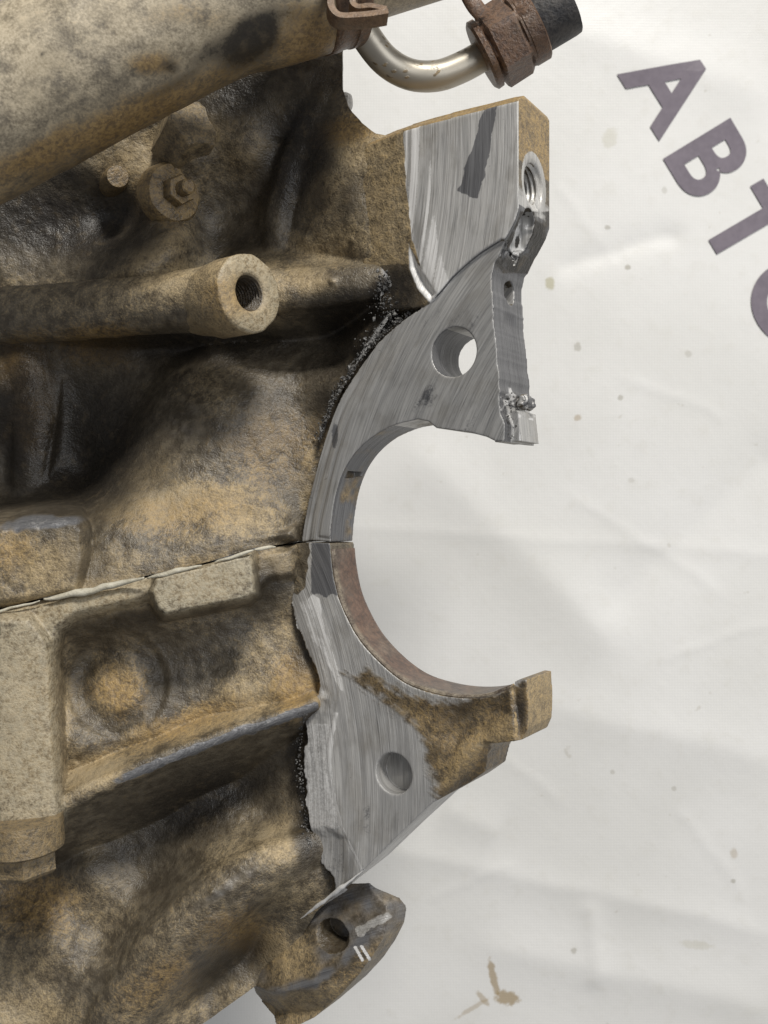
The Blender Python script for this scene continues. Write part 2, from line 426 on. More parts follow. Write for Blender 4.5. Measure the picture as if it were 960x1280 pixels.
def banner_material():
    t = NT('white_vinyl'); p = t.units()
    n = t.noise(p, 1 / 420., 3, .5); f = t.noise(p, 1 / 40., 5, .6)
    c = t.mix(t.step(n, .35, .65), (0.625, 0.62, 0.597), (0.675, 0.67, 0.652))
    c = t.mix(t.math('MULTIPLY', t.step(f, .52, .72), .22), c, (0.55, 0.535, 0.485))
    c = t.mix(t.math('MULTIPLY', t.step(t.noise(p, 1 / 26., 2, .5), .73, .79), .30), c, (0.34, 0.31, 0.24))     # faint specks
    def spot(x, y, rx, ry, rot, amount, colour, c):
        P = at(x, y, ZB); k = (D - ZB) / D
        d = t.node('ShaderNodeVectorMath', operation='SUBTRACT'); t.put(d.inputs[0], p); d.inputs[1].default_value = (P[0], P[1], 0)
        mp = t.mapping(t.mapping(d.outputs[0], (1, 1, 0), (0, 0, math.radians(rot))), (1 / (rx * k), 1 / (ry * k), 0))
        l = t.node('ShaderNodeVectorMath', operation='LENGTH'); t.put(l.inputs[0], mp)
        dist = t.math('ADD', l.outputs['Value'], t.math('MULTIPLY', t.math('SUBTRACT', t.noise(p, 1 / 14., 4, .65), .5), 1.6))
        return t.mix(t.math('MULTIPLY', t.step(dist, 1.15, .65), amount), c, colour)
    mud = (0.30, 0.215, 0.10); grey = (0.27, 0.25, 0.19); oliv = (0.34, 0.31, 0.16)
    for (x, y, rx, ry, rot, am, cl) in [(617, 1222, 5, 28, -12, .7, mud), (634, 1248, 17, 9, 10, .75, mud), (603, 1248, 4, 13, -40, .5, mud), (590, 1262, 3, 26, 58, .4, mud),
                                        (688, 354, 6, 9, 0, .6, oliv), (722, 522, 5, 4, 0, .5, mud), (760, 283, 4, 3, 0, .5, grey), (786, 333, 4, 4, 0, .6, grey), (722, 434, 5, 6, 0, .45, grey),
                                        (763, 172, 10, 14, 20, .22, oliv), (832, 236, 4, 5, 0, .3, grey), (776, 497, 4, 4, 0, .5, grey), (861, 442, 5, 5, 0, .3, grey), (790, 600, 5, 4, 0, .25, grey),
                                        (916, 1066, 5, 7, 0, .35, mud), (717, 1188, 4, 4, 0, .45, grey), (915, 1100, 3, 3, 0, .5, grey), (842, 985, 3, 3, 0, .35, grey), (870, 1180, 22, 6, 5, .2, oliv), (765, 965, 3, 3, 0, .35, grey)]:
        c = spot(x, y, rx, ry, rot, am, cl, c)
    w1 = t.node('ShaderNodeTexWave', wave_type='BANDS', bands_direction='X'); t.put(w1.inputs[0], p); w1.inputs['Scale'].default_value = 1 / 18.
    w2 = t.node('ShaderNodeTexWave', wave_type='BANDS', bands_direction='Y'); t.put(w2.inputs[0], p); w2.inputs['Scale'].default_value = 1 / 18.
    weave = t.math('ADD', w1.outputs[1], w2.outputs[1])
    nb = t.bump(t.math('ADD', t.math('MULTIPLY', weave, .10), f), .25, 3.0 * S)
    return t.out(c, .42, 0, nb, .35)
banner = thing('banner', 'wrinkled white vinyl sheet with large purple grey lettering behind the engine block', 'banner', (0, 0, ZB))
xs = np.unique(np.r_[np.arange(-3200, -400, 80), np.arange(-400, 1300, 9), np.arange(1300, 3200, 80)])
ys = np.unique(np.r_[np.arange(-3200, -1150, 80), np.arange(-1150, 1150, 9), np.arange(1150, 3200, 80)])
V, F = grid_sheet(xs.astype(float), ys.astype(float), banner_z)
mesh_obj('vinyl_sheet', V, F, banner_material(), banner)

def letter(ch, base, up, right_shift, height_px, bold, squeeze=1.0):
    """flat print on the sheet: base = foot of the letter, up = direction of its height"""
    cu = bpy.data.curves.new('letter', 'FONT'); cu.body = ch; cu.size = 1.0; cu.offset = bold; cu.resolution_u = 10; cu.align_x = 'CENTER'
    tmp = bpy.data.objects.new('letter', cu); col.objects.link(tmp)
    bpy.context.view_layer.update()
    me = bpy.data.meshes.new_from_object(tmp)
    bpy.data.objects.remove(tmp); bpy.data.curves.remove(cu)
    co = np.array([v.co[:] for v in me.vertices]); fs = [tuple(p.vertices) for p in me.polygons]
    bpy.data.meshes.remove(me)
    lo, hi = co.min(0), co.max(0)
    h = hi[1] - lo[1]
    k = (D - ZB) / D
    sc_ = height_px * k / h
    B = at(base[0], base[1], ZB)
    upv = np.array([up[0], -up[1]]) / math.hypot(*up); rt = np.array([upv[1], -upv[0]])
    x = (co[:, 0] - (lo[0] + hi[0]) / 2) * sc_ * squeeze; y = (co[:, 1] - lo[1]) * sc_
    X = B[0] + rt[0] * x + upv[0] * y; Y = B[1] + rt[1] * x + upv[1] * y
    import bmesh
    bm = bmesh.new()
    vs = [bm.verts.new((a, b, 0)) for a, b in zip(X, Y)]
    for f in fs:
        try: bm.faces.new([vs[i] for i in f])
        except ValueError: pass
    bmesh.ops.subdivide_edges(bm, edges=[e for e in bm.edges if e.calc_length() > 14], cuts=3, use_grid_fill=False)
    bmesh.ops.triangulate(bm, faces=bm.faces)
    bm.verts.index_update()
    P = np.array([v.co[:] for v in bm.verts]); FF = [tuple(v.index for v in f.verts) for f in bm.faces]
    bm.free()
    P[:, 2] = banner_z(P[:, 0], P[:, 1]) + 2.2
    if FF:
        a, b, c = (P[FF[0][i]] for i in range(3))
        if np.cross(b - a, c - a)[2] < 0: FF = [f[::-1] for f in FF]
    return mesh_obj('letter', P, FF, M_LETTER, banner, smooth=False)
letter('A', (798, 134), (83, -54), 0, 97, .028, 1.0)
letter('B', (847, 226), (85, -52), 0, 99, .028, .95)
letter('T', (892, 308), (85, -50), 0, 99, .028, 1.0)
letter('O', (948, 404), (85, -50), 0, 101, .028, 1.0)

# ------------------------------------------------------------------ the engine block
block = thing('engine_block', 'dirty cast metal engine block with a sawn half round crankshaft opening and bare ground edges', 'engine block', tuple(at(250, 700, -150)))

PART = smooth_line([(-160, 790), (-60, 774), (0, 762), (60, 747), (120, 735), (200, 717), (262, 703), (315, 687), (350, 682), (382, 677), (412, 679), (440, 674), (520, 668), (700, 668)], 8)
def part_y(x):
    return np.interp(x, PART[:, 0], PART[:, 1])

# soft blobs: (x, y, rx, ry, turn, amount)
def blobs(x, y, L, seed):
    wx = 9 * fbm(x / 26., y / 26., seed=seed, octs=3); wy = 9 * fbm(x / 26., y / 26., seed=seed + 9, octs=3)
    r = np.zeros(np.shape(x))
    for (bx, by, rx, ry, tr, am) in L:
        c, s = math.cos(math.radians(tr)), math.sin(math.radians(tr))
        dx, dy = x + wx - bx, y + wy - by
        q = ((dx * c + dy * s) / rx) ** 2 + ((-dx * s + dy * c) / ry) ** 2
        r = np.maximum(r, am * np.exp(-q ** 1.5 * .9)) if am > 0 else r * (1 + am * np.exp(-q ** 1.5 * .9))
    return r
DUST = [(200, 185, 110, 30, -20, .9), (240, 155, 40, 35, 0, .4), (300, 190, 50, 40, 0, .45), (215, 240, 50, 45, 0, .4), (190, 320, 70, 18, -30, .75), (455, 185, 60, 36, -10, .8), (470, 158, 60, 14, -18, 1.), (425, 235, 60, 60, 0, .5), (400, 310, 50, 24, 0, .65), (480, 250, 24, 60, 0, .4),
        (380, 350, 36, 20, 0, .95), (240, 350, 90, 34, 0, .8), (80, 370, 140, 30, 5, .35), (320, 365, 45, 55, 0, .8), (290, 490, 70, 40, 30, .32), (400, 160, 60, 60, 0, .25), (430, 300, 50, 30, 0, .6),
        (225, 632, 110, 26, -6, 1.), (300, 650, 60, 24, -8, .75), (180, 600, 40, 30, -40, .5), (330, 590, 50, 40, 0, .28), (60, 705, 70, 36, -8, .8), (20, 680, 50, 20, 0, .6), (385, 600, 12, 60, 0, .7), (150, 700, 50, 22, -8, .45), (250, 670, 50, 14, -8, .5),
        (100, 750, 130, 30, -10, .9), (255, 730, 70, 40, -8, .9), (35, 900, 60, 150, 0, .9), (146, 852, 36, 34, 0, .75), (335, 830, 40, 60, 20, .5), (372, 865, 34, 34, 0, 1.), (255, 900, 120, 18, -18, 1.), (115, 965, 50, 24, -15, 1.), (340, 700, 30, 22, 0, .7), (358, 790, 20, 40, 0, .6), (300, 870, 50, 26, -18, .7),
        (310, 1000, 24, 60, 14, .45), (345, 1050, 34, 34, 0, .85), (110, 1130, 90, 50, -30, .38), (30, 1200, 70, 60, 0, .45), (300, 1060, 60, 20, -30, .45), (230, 1165, 120, 40, -38, .22), (200, 1235, 70, 30, -20, .2), (360, 1120, 40, 26, 0, .5), (345, 1195, 24, 40, 0, .9), (300, 1235, 50, 30, 0, .3), (200, 1262, 70, 30, 0, .45), (20, 1270, 80, 34, 0, .7), (130, 1060, 60, 24, -20, .35)]
RUST = [(40, 525, 30, 50, 0, .8), (30, 460, 40, 40, 0, .6), (240, 640, 100, 30, -8, .35), (290, 370, 40, 30, 0, .5), (150, 860, 35, 35, 0, .5), (370, 860, 35, 45, 0, .6), (130, 430, 60, 30, 0, .5), (230, 905, 90, 20, -18, .45), (440, 160, 60, 20, -15, .55), (40, 1130, 60, 40, 0, .5), (200, 1230, 60, 30, -30, .35), (300, 1170, 50, 30, 0, .45), (10, 690, 40, 30, 0, .4), (200, 250, 40, 40, 0, .4), (340, 560, 60, 60, 0, .35), (430, 590, 20, 60, 0, .3)]
OIL_SHADE = [(30, 520, 60, 120, 0, .8), (400, 440, 40, 40, 30, .5), (360, 600, 40, 30, 0, .4), (110, 700, 30, 34, 10, .4), (330, 980, 30, 60, 10, .5), (175, 1050, 90, 24, -30, .6), (270, 1160, 80, 16, -34, .35), (440, 250, 16, 30, 20, .55), (400, 245, 14, 24, 10, .5), (265, 760, 60, 12, -8, .5), (335, 495, 70, 45, 20, .5), (280, 540, 60, 40, 30, .35), (370, 190, 42, 95, 18, .95), (290, 120, 60, 40, -15, .7), (80, 280, 120, 50, 5, .95), (60, 230, 60, 25, -10, .7), (300, 300, 60, 20, 0, .6), (490, 372, 34, 40, 20, 1.1), (465, 400, 26, 30, 20, .9), (430, 395, 50, 45, 0, .85), (465, 430, 30, 50, 35, .9), (100, 560, 100, 110, 0, .85), (250, 430, 170, 30, 0, .8), (420, 470, 40, 60, 20, .6), (310, 545, 60, 35, 20, .45), (345, 560, 40, 50, 0, .35),  # blobs in the cave and under rod and pipe paint shade into the colour
       (150, 780, 70, 16, -10, .6), (100, 850, 18, 70, 0, .3), (205, 850, 25, 70, 10, .35), (330, 735, 35, 40, 20, .6), (385, 810, 16, 40, 20, .55), (388, 905, 14, 30, 0, .8), (375, 960, 18, 50, 0, .8), (250, 1000, 120, 50, -25, .8), (385, 1050, 20, 40, 0, .75), (200, 1090, 60, 40, -35, .55), (290, 1200, 70, 30, -25, .6), (30, 1070, 80, 25, 0, .7), (370, 240, 20, 30, 0, .3), (465, 245, 30, 40, 20, .35), (190, 645, 60, 30, -20, .2)]  # blobs under the rib and the ridge are painted shade, beside real oil
BARE = [(490, 330, 16, 30, 0, .8), (505, 250, 12, 60, 5, .4), (265, 1112, 10, 6, -35, .3), (350, 700, 26, 8, -10, .3), (55, 655, 60, 10, -6, .9), (285, 1108, 75, 12, -34, .55), (420, 345, 50, 8, -4, .45), (375, 640, 10, 40, 0, .3), (230, 530, 40, 50, 30, .45), (365, 735, 10, 30, 0, .3), (375, 900, 20, 30, 0, .4)]
def paint(x, y):
    g = .12 * fbm(x / 70., y / 70., seed=3, octs=3)
    dust = .10 + g + blobs(x, y, DUST, 11); oil_shade = .10 + .12 * fbm(x / 50., y / 50., seed=14, octs=3) + blobs(x, y, OIL_SHADE, 21)
    bare = blobs(x, y, BARE, 41) * (0.85 + .4 * fbm(x / 16., y / 16., seed=55, octs=3)); rust = .12 + blobs(x, y, RUST, 51)
    rd, rt, _ = dpoly_line(x, y, [(60, 1018), (120, 988), (200, 953), (300, 915), (360, 896), (392, 883)])
    ed = fbm(x / 9., y / 9., seed=66, octs=3)
    bare = np.maximum(bare, .9 * sstep(7.5, 4.5, rd + 3.0 * ed) * sstep(.22, .34, rt + .05 * ed))
    return np.clip(np.stack([dust * (1 - .5 * np.clip(oil_shade, 0, 1)), oil_shade, bare, rust], -1), 0, 1.3)

PL = lambda x, y, w=-8.: float(plane_z(x, y, w))
CTRL = [  # x, y, depth of the rough surface
    (-140, -150, -160), (100, -150, -165), (300, -120, -160), (430, -120, -150), (425, 40, -138), (428, 100, -120), (380, 80, -120),
    (200, 185, -190), (150, 175, -192), (110, 215, -205), (0, 250, -230), (-140, 230, -230), (215, 242, -186), (245, 200, -168), (180, 240, -196), (300, 120, -150), (340, 100, -140), (270, 210, -185), (310, 190, -160), (350, 190, -170), (390, 140, -135),
    (330, 250, -200), (260, 280, -225), (150, 280, -240), (60, 290, -245), (-140, 300, -245), (0, 330, -235), (120, 345, -190), (165, 332, -140), (215, 308, -150), (250, 330, -200),
    (400, 200, -118), (442, 190, PL(442, 190, -7)), (472, 165, PL(472, 165, -17)), (510, 165, PL(510, 165, -36)), (400, 270, -130), (445, 270, PL(445, 270, -7)), (480, 240, PL(480, 240, -19)), (505, 250, PL(505, 250, -36)), (360, 320, -165), (470, 320, PL(470, 320, -14)), (510, 330, PL(510, 330, -40)), (340, 330, -175),
    (430, 400, -170), (480, 395, PL(480, 395, -22)), (350, 430, -205), (200, 440, -235), (0, 430, -260), (-140, 430, -260), (300, 415, -215),
    (260, 490, -150), (320, 480, -152), (210, 555, -150), (300, 560, -128), (390, 520, -150), (425, 450, -150), (395, 600, PL(395, 600, -22)), (360, 610, -135), (150, 610, -160), (240, 520, -142), (375, 670, PL(375, 670, -16)), (415, 480, PL(415, 480, -25)), (330, 620, -118), (445, 430, PL(445, 430, -30)),
    (180, 480, -235), (100, 490, -275), (20, 500, -250), (60, 580, -280), (110, 600, -270), (0, 620, -265), (-140, 560, -270), (150, 540, -245),
    (120, 650, -118), (220, 655, -98), (320, 655, -105), (150, 700, -72), (240, 690, -80), (310, 678, -96), (350, 660, -112), (0, 700, -68), (-140, 700, -60), (0, 755, -62), (-140, 780, -60), (100, 735, -66),
    (100, 770, -70), (0, 800, -60), (180, 755, -76), (-140, 900, -70), (340, 700, -108), (372, 700, PL(372, 700, -12)), (350, 728, -118),
    (110, 810, -128), (200, 800, -132), (145, 850, -132), (250, 840, -142), (320, 770, -142), (340, 830, -134), (375, 780, PL(375, 780, -16)), (390, 850, PL(390, 850, -14)), (300, 890, -132), (190, 920, -118), (100, 940, -104), (100, 880, -130), (360, 870, -125),
    (200, 1000, -210), (120, 1040, -200), (300, 965, -205), (360, 925, -165), (375, 1000, PL(375, 1000, -22)), (395, 1060, PL(395, 1060, -16)), (330, 1010, -185), (20, 1110, -200), (-140, 1110, -190), (70, 1090, -195), (250, 1040, -190), (345, 1050, -135),
    (350, 1075, -98), (310, 1095, -86), (262, 1128, -80), (215, 1175, -82), (165, 1245, -98), (230, 1075, -172), (190, 1110, -178), (130, 1170, -176), (70, 1180, -150), (110, 1090, -176), (60, 1230, -150), (-140, 1260, -140), (0, 1180, -165), (0, 1290, -140), (300, 1175, -190), (255, 1225, -185), (345, 1145, -150), (385, 1140, -140), (350, 1190, -168), (350, 1230, -190), (300, 1240, -185), (230, 1280, -165), (100, 1360, -150), (-140, 1400, -150)]
CT = np.array(CTRL, float)
def rbf_fit(P, z, c=22.0, reg=0.6):
    d = np.hypot(P[:, None, 0] - P[None, :, 0], P[:, None, 1] - P[None, :, 1])
    n = len(P)
    A = np.zeros((n + 1, n + 1)); A[:n, :n] = -np.sqrt(d * d + c * c) - np.eye(n) * reg; A[:n, n] = 1; A[n, :n] = 1
    return np.linalg.solve(A, np.r_[z, 0])
WT = rbf_fit(CT[:, :2], CT[:, 2])
def rough_z(x, y):
    r = np.full(np.shape(x), WT[-1])
    for (cx, cy, _), w in zip(CT, WT[:-1]):
        r = r - w * np.sqrt((x - cx) ** 2 + (y - cy) ** 2 + 22.0 ** 2)
    return r
def rib(z, x, y, line, zs, rad, k, flatness=1.0):
    d, t, _ = dpoly_line(x, y, line)
    zz = np.interp(t, np.linspace(0, 1, len(zs)), zs); rr = np.interp(t, np.linspace(0, 1, len(rad)), rad)
    cap = zz - rr + np.sqrt(np.maximum(rr * rr - np.minimum(d, rr) ** 2, 0)) - np.maximum(d - rr, 0) * 2.5
    return smax(z, cap, k)
def plateau(z, x, y, poly, level, edge, k=6):
    sd = sdpoly(x, y, poly) + 1.6 * fbm(x / 14., y / 14., seed=71, octs=2)
    top = level - np.maximum(sd + edge, 0) ** 2 / (edge * .55) - np.maximum(sd, 0) * 2.0
    return smax(z, top, k)
PADL = [(193, 722), (316, 690), (319, 742), (310, 748), (205, 770), (196, 762), (188, 740)]
BAND = [(-160, 760), (0, 760), (80, 742), (200, 718), (220, 720), (210, 752), (185, 752), (140, 764), (95, 776), (78, 792), (70, 830), (-160, 830)]
PILLAR = [(-160, 770), (40, 765), (68, 800), (74, 900), (78, 980), (83, 1015), (77, 1035), (60, 1048), (20, 1056), (-160, 1058)]
PADU = [(-160, 650), (-20, 651), (0, 652), (70, 643), (98, 646), (110, 660), (112, 700), (100, 745), (-160, 790)]
LIP = [(-160, 780), (0, 762), (200, 716), (315, 686), (372, 676), (372, 655), (315, 662), (200, 680), (100, 690), (-160, 720)]
BAND2 = [(315, 690), (372, 680), (372, 722), (340, 727), (318, 742)]
def body_z(x, y, lower):
    z = rough_z(x, y)
    if not lower:
        z = rib(z, x, y, [(330, 362), (400, 360), (470, 352), (505, 345)], [-95, -88, -66, -52], [29, 27, 24, 20], 12)
        z = rib(z, x, y, [(20, 420), (35, 470), (42, 520), (36, 580), (28, 640)], [-252, -248, -246, -252, -262], [22, 24, 26, 20, 14], 16)
        z = rib(z, x, y, [(70, 440), (62, 520), (48, 620)], [-262, -260, -266], [12, 12, 10], 12)
        z = rib(z, x, y, [(400, 120), (372, 190), (350, 260), (342, 330)], [-128, -140, -158, -168], [16, 18, 18, 14], 14)
        z = plateau(z, x, y, LIP, -66 - .10 * x + 0 * y, 12)
        z = plateau(z, x, y, PADU, -36 - .05 * np.maximum(x, 0), 14)
        # sharp edge where the hump falls into the cave
        sd = sdpoly(x, y, [(345, 425), (262, 440), (215, 472), (188, 515), (150, 575), (105, 632), (-200, 660), (-200, 400)])
        z = z - 38 * sstep(8, -22, sd)
        z = z + 2.2 * blobs(x, y, [(355, 466, 7, 8, 0, 1.), (352, 464, 3, 3, 0, 1.)], 3)
        for (bx, by, br, bh) in [(493, 302, 7, 6), (415, 352, 5, 5), (360, 468, 6, 5), (380, 300, 8, 4), (470, 235, 6, 3), (440, 300, 5, 3)]:
            z = z + bh * np.exp(-(((x - bx) / br) ** 2 + ((y - by) / br) ** 2) * 1.2)
    else:
        z = plateau(z, x, y, BAND, -42 - .06 * np.maximum(x, 0), 13)
        z = plateau(z, x, y, BAND2, -92 - .30 * (x - 318), 10)
        z = plateau(z, x, y, PADL, -30 - .10 * (x - 193), 5, 3)
        bulge = 34 * np.sqrt(np.maximum(1 - ((x - 2) / 92.) ** 2, 0))
        z = plateau(z, x, y, PILLAR, -52 + bulge, 14)
        z = rib(z, x, y, [(60, 1015), (120, 985), (200, 950), (300, 912), (360, 893), (392, 880)], [-48, -56, -64, -76, -90, -100], [13, 12, 11, 10, 9, 8], 3)
        z = rib(z, x, y, [(395, 1058), (335, 1082), (272, 1126), (214, 1180), (150, 1268), (120, 1330)], [-112, -84, -76, -78, -92, -100], [24, 34, 40, 40, 38, 36], 16)
        d = np.hypot((x - 146) / 46., (y - 855) / 48.)
        z = z + 8 * sstep(1.0, .55, d) - 6 * sstep(1.5, 1.25, d)
        for (bx, by, br, bh) in [(265, 1115, 5, 4), (180, 1120, 7, 3), (97, 950, 4, -4), (300, 1020, 6, 3), (240, 1060, 5, 3)]:
            z = z + bh * np.exp(-(((x - bx) / br) ** 2 + ((y - by) / br) ** 2) * 1.2)
    # sand-cast skin
    q = 1.0
    if lower:
        q = 1 - .6 * np.maximum(sstep(6, -6, sdpoly(x, y, PADL)), np.maximum(sstep(6, -6, sdpoly(x, y, BAND)), sstep(6, -6, sdpoly(x, y, PILLAR))))
    if lower: q = q * (1 - .8 * np.exp(-(dpoly_line(x, y, [(60, 1015), (120, 985), (200, 950), (300, 912), (360, 893), (392, 880)])[0] / 14.) ** 2))
    z = z + q * 4.2 * fbm(x / 46., y / 46., seed=81, octs=3) + q * 1.5 * fbm(x / 15., y / 15., seed=82, octs=3) + q * .7 * np.abs(fbm(x / 6., y / 6., seed=83, octs=2))
    return z
def body_grid(lower, xs_right, y_out):
    nu, nv = 330, 420
    u = np.linspace(0, 1, nu)[:, None]; v = np.linspace(0, 1, nv)[None, :]
    x0 = -150.0
    yr = y_out + v * (678 - y_out) if not lower else 680 + v * (y_out - 680)
    XR = np.interp(yr, xs_right[:, 1], xs_right[:, 0])
    XR = XR + 1.5 * fbm(yr / 11., yr * 0, seed=90 + lower, octs=3)
    x = x0 + u * (XR - x0)
    P = part_y(x)
    y = y_out + v * (P - 1.3 - y_out) if not lower else P + 1.3 + v * (y_out - P - 1.3)
    return x, y
XR_U = np.array([(430, -150), (428, 60), (428, 112), (436, 135), (452, 156), (470, 170), (515, 180), (520, 300), (508, 345), (490, 390), (455, 440), (428, 490), (408, 540), (396, 590), (386, 640), (382, 700)], float)
XR_L = np.array([(382, 680), (384, 740), (392, 790), (408, 840), (412, 900), (405, 980), (412, 1040), (440, 1085), (425, 1110), (396, 1140), (372, 1180), (330, 1225), (309, 1238), (290, 1250), (245, 1281), (60, 1400)], float)
def casting(name, lower, xr, y_out, mat):
    x, y = body_grid(lower, xr, y_out)
    z = body_z(x, y, lower)
    V0 = at(x, y, z)
    nu, nv = x.shape
    i = np.arange(nu * nv).reshape(nu, nv)
    F = np.stack([i[:-1, :-1], i[:-1, 1:], i[1:, 1:], i[1:, :-1]], -1).reshape(-1, 4)
    if lower is False: pass
    c = np.cross(V0[1, 0] - V0[0, 0], V0[0, 1] - V0[0, 0])
    if c[2] > 0: F = F[:, ::-1]
    # wall round the border, going back and inwards, then a closing back face
    loop = np.r_[i[:, 0], i[-1, 1:], i[-2::-1, -1], i[0, -2:0:-1]]
    B = V0.reshape(-1, 3)[loop]
    cen = np.array([at(150, 400 if not lower else 980, -200)[0], at(150, 400 if not lower else 980, -200)[1], 0])
    rings = []
    part_edge = np.zeros(len(loop), bool)
    fl_y = y.ravel()[loop]; fl_x = x.ravel()[loop]
    part_edge = np.abs(fl_y - part_y(fl_x)) < 2.5
    for s, dz in ((0.0, 16), (.015, 60), (.05, 150)):
        R = B.copy()
        sh = np.where(part_edge, 0.0, s)[:, None]
        R[:, :2] += (cen[:2] - R[:, :2]) * sh
        R[:, 2] = np.minimum(R[:, 2] - dz, -60 - dz if dz > 100 else 1e9)
        if dz > 100: R[:, 2] = np.minimum(R[:, 2], -330)
        rings.append(R)
    Vall = [V0.reshape(-1, 3)]; prev = loop; base = nu * nv; quads = [F]
    n = len(loop)
    for R in rings:
        cur = np.arange(base, base + n); base += n; Vall.append(R)
        q = np.stack([prev, np.roll(prev, -1), np.roll(cur, -1), cur], 1)
        quads.append(q); prev = cur
    Vv = np.concatenate(Vall)
    cx = np.array([[Vv[prev, 0].mean(), Vv[prev, 1].mean(), -330.]])
    ci = len(Vv); Vv = np.vstack([Vv, cx])
    quads.append(np.stack([prev, np.roll(prev, -1), np.full(n, ci), np.full(n, ci)], 1))
    F = np.concatenate(quads[:-1])
    px, py = seen(Vv)
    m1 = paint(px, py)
    m1[nu * nv:, 2] = 0
    sc = np.stack([py * .9 + px * .3, px * .9 - py * .3, Vv[:, 2]], -1)
    extra = np.zeros((len(Vv), 4), np.float32); extra[:, 0] = .62
    if lower:
        for P_, a_ in ((PADL, 1.), (BAND, .8), (PILLAR, .75)): extra[:, 3] = np.maximum(extra[:, 3], a_ * sstep(8, -6, sdpoly(px, py, P_) + 4 * fbm(px / 12., py / 12., seed=6, octs=2)))
    m1[:, 1] *= 1 - .6 * extra[:, 3]
    # quads + closing fan as triangles
    FF = F
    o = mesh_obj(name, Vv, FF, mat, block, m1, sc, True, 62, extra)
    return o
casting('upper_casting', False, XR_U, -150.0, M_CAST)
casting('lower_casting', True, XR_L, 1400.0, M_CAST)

# ------------------------------------------------------------------ sawn flange plates
T = 96.0
BC = to_plane(572, 692)       # middle of the crankshaft opening
def plate(name, poly, front, carve, shade, h=1.45, mat=M_FLANGE, back=T, pad=10):
    pl = np.stack(to_plane([p[0] for p in poly], [p[1] for p in poly]), -1)
    u0, v0 = pl.min(0) - pad; u1, v1 = pl.max(0) + pad
    us = np.arange(u0, u1, h); vs = np.arange(v0, v1, h); ws = np.arange(-back - 6, 16, h)
    U, Vv = np.meshgrid(us, vs, indexing='ij')
    x, y = seen(from_plane(U, Vv, np.zeros_like(U)))
    sd = sdpoly(U, Vv, pl)
    sd, fr = front(x, y, sd)
    G = np.maximum(sd[:, :, None], (ws[None, None, :] - fr[:, :, None]) * .9)
    bk = np.interp(x, [470, 560, 625], [58, 82, back]) if name == 'upper_flange' else (np.interp(x, [450, 600], [60, 88]) if name == 'lower_flange' else np.interp(y, [1105, 1165], [40, back]))
    G = np.maximum(G, -bk[:, :, None] - ws[None, None, :]).astype(np.float32)
    G = carve(G, us, vs, ws)
    P, F = surface_net(G, (u0, v0, ws[0]), h)
    N = vnormals(P, F)
    W = from_plane(P[:, 0], P[:, 1], P[:, 2])
    px, py = seen(W)
    m1, sc, m2 = shade(px, py, P, N)
    return mesh_obj(name, W, F, mat, block, m1, sc, True, None, m2)
def sub(G, us, vs, ws, box, fn, k=0.0, add=False):
    """carve (or add) a shape given in plane coordinates inside a box (u0,u1,v0,v1,w0,w1)"""
    a = [np.searchsorted(us, box[0]), np.searchsorted(us, box[1])]; b = [np.searchsorted(vs, box[2]), np.searchsorted(vs, box[3])]; c = [np.searchsorted(ws, box[4]), np.searchsorted(ws, box[5])]
    if min(a[1] - a[0], b[1] - b[0], c[1] - c[0]) <= 0: return G
    U, V_, W = us[a[0]:a[1], None, None], vs[None, b[0]:b[1], None], ws[None, None, c[0]:c[1]]
    g = G[a[0]:a[1], b[0]:b[1], c[0]:c[1]]; f = fn(U, V_, W)
    if add: r = smin(g, f, k) if k else np.minimum(g, f)
    else: r = smax(g, -f, k) if k else np.maximum(g, -f)
    G[a[0]:a[1], b[0]:b[1], c[0]:c[1]] = r
    return G
def side_pt(x, y, w):
    """point of the side wall seen at (x, y), lying w behind the front face"""
    return to_plane(x, y, w)

ARC = smooth_line([(628, 302), (600, 320), (570, 346), (545, 374), (510, 396), (475, 425), (445, 462), (421, 500), (404, 545), (391, 590), (379, 640), (371, 690)], 5)
BORE_U = smooth_line([(412, 690), (412, 677), (414, 650), (420, 615), (431, 585), (448, 561), (470, 543), (494, 531), (510, 527)], 4)
UP = [(432, 172), (470, 158), (505, 148), (560, 132), (636, 113), (647, 112), (650, 118), (650, 262), (645, 277), (635, 296), (625, 314), (617, 332), (614, 350), (617, 400), (621, 440), (624, 480), (625, 515), (631, 530), (630, 552), (618, 551), (608, 546), (585, 540), (560, 537), (545, 535), (536, 527), (522, 524)]
UP += [tuple(p) for p in BORE_U[::-1] if p[1] < 677] + [(412, 677.5), (388, 675.5), (371, 678)] + [tuple(p) for p in ARC[::-1] if p[1] > 360 and p[1] < 676]
UP = [q for q in UP]
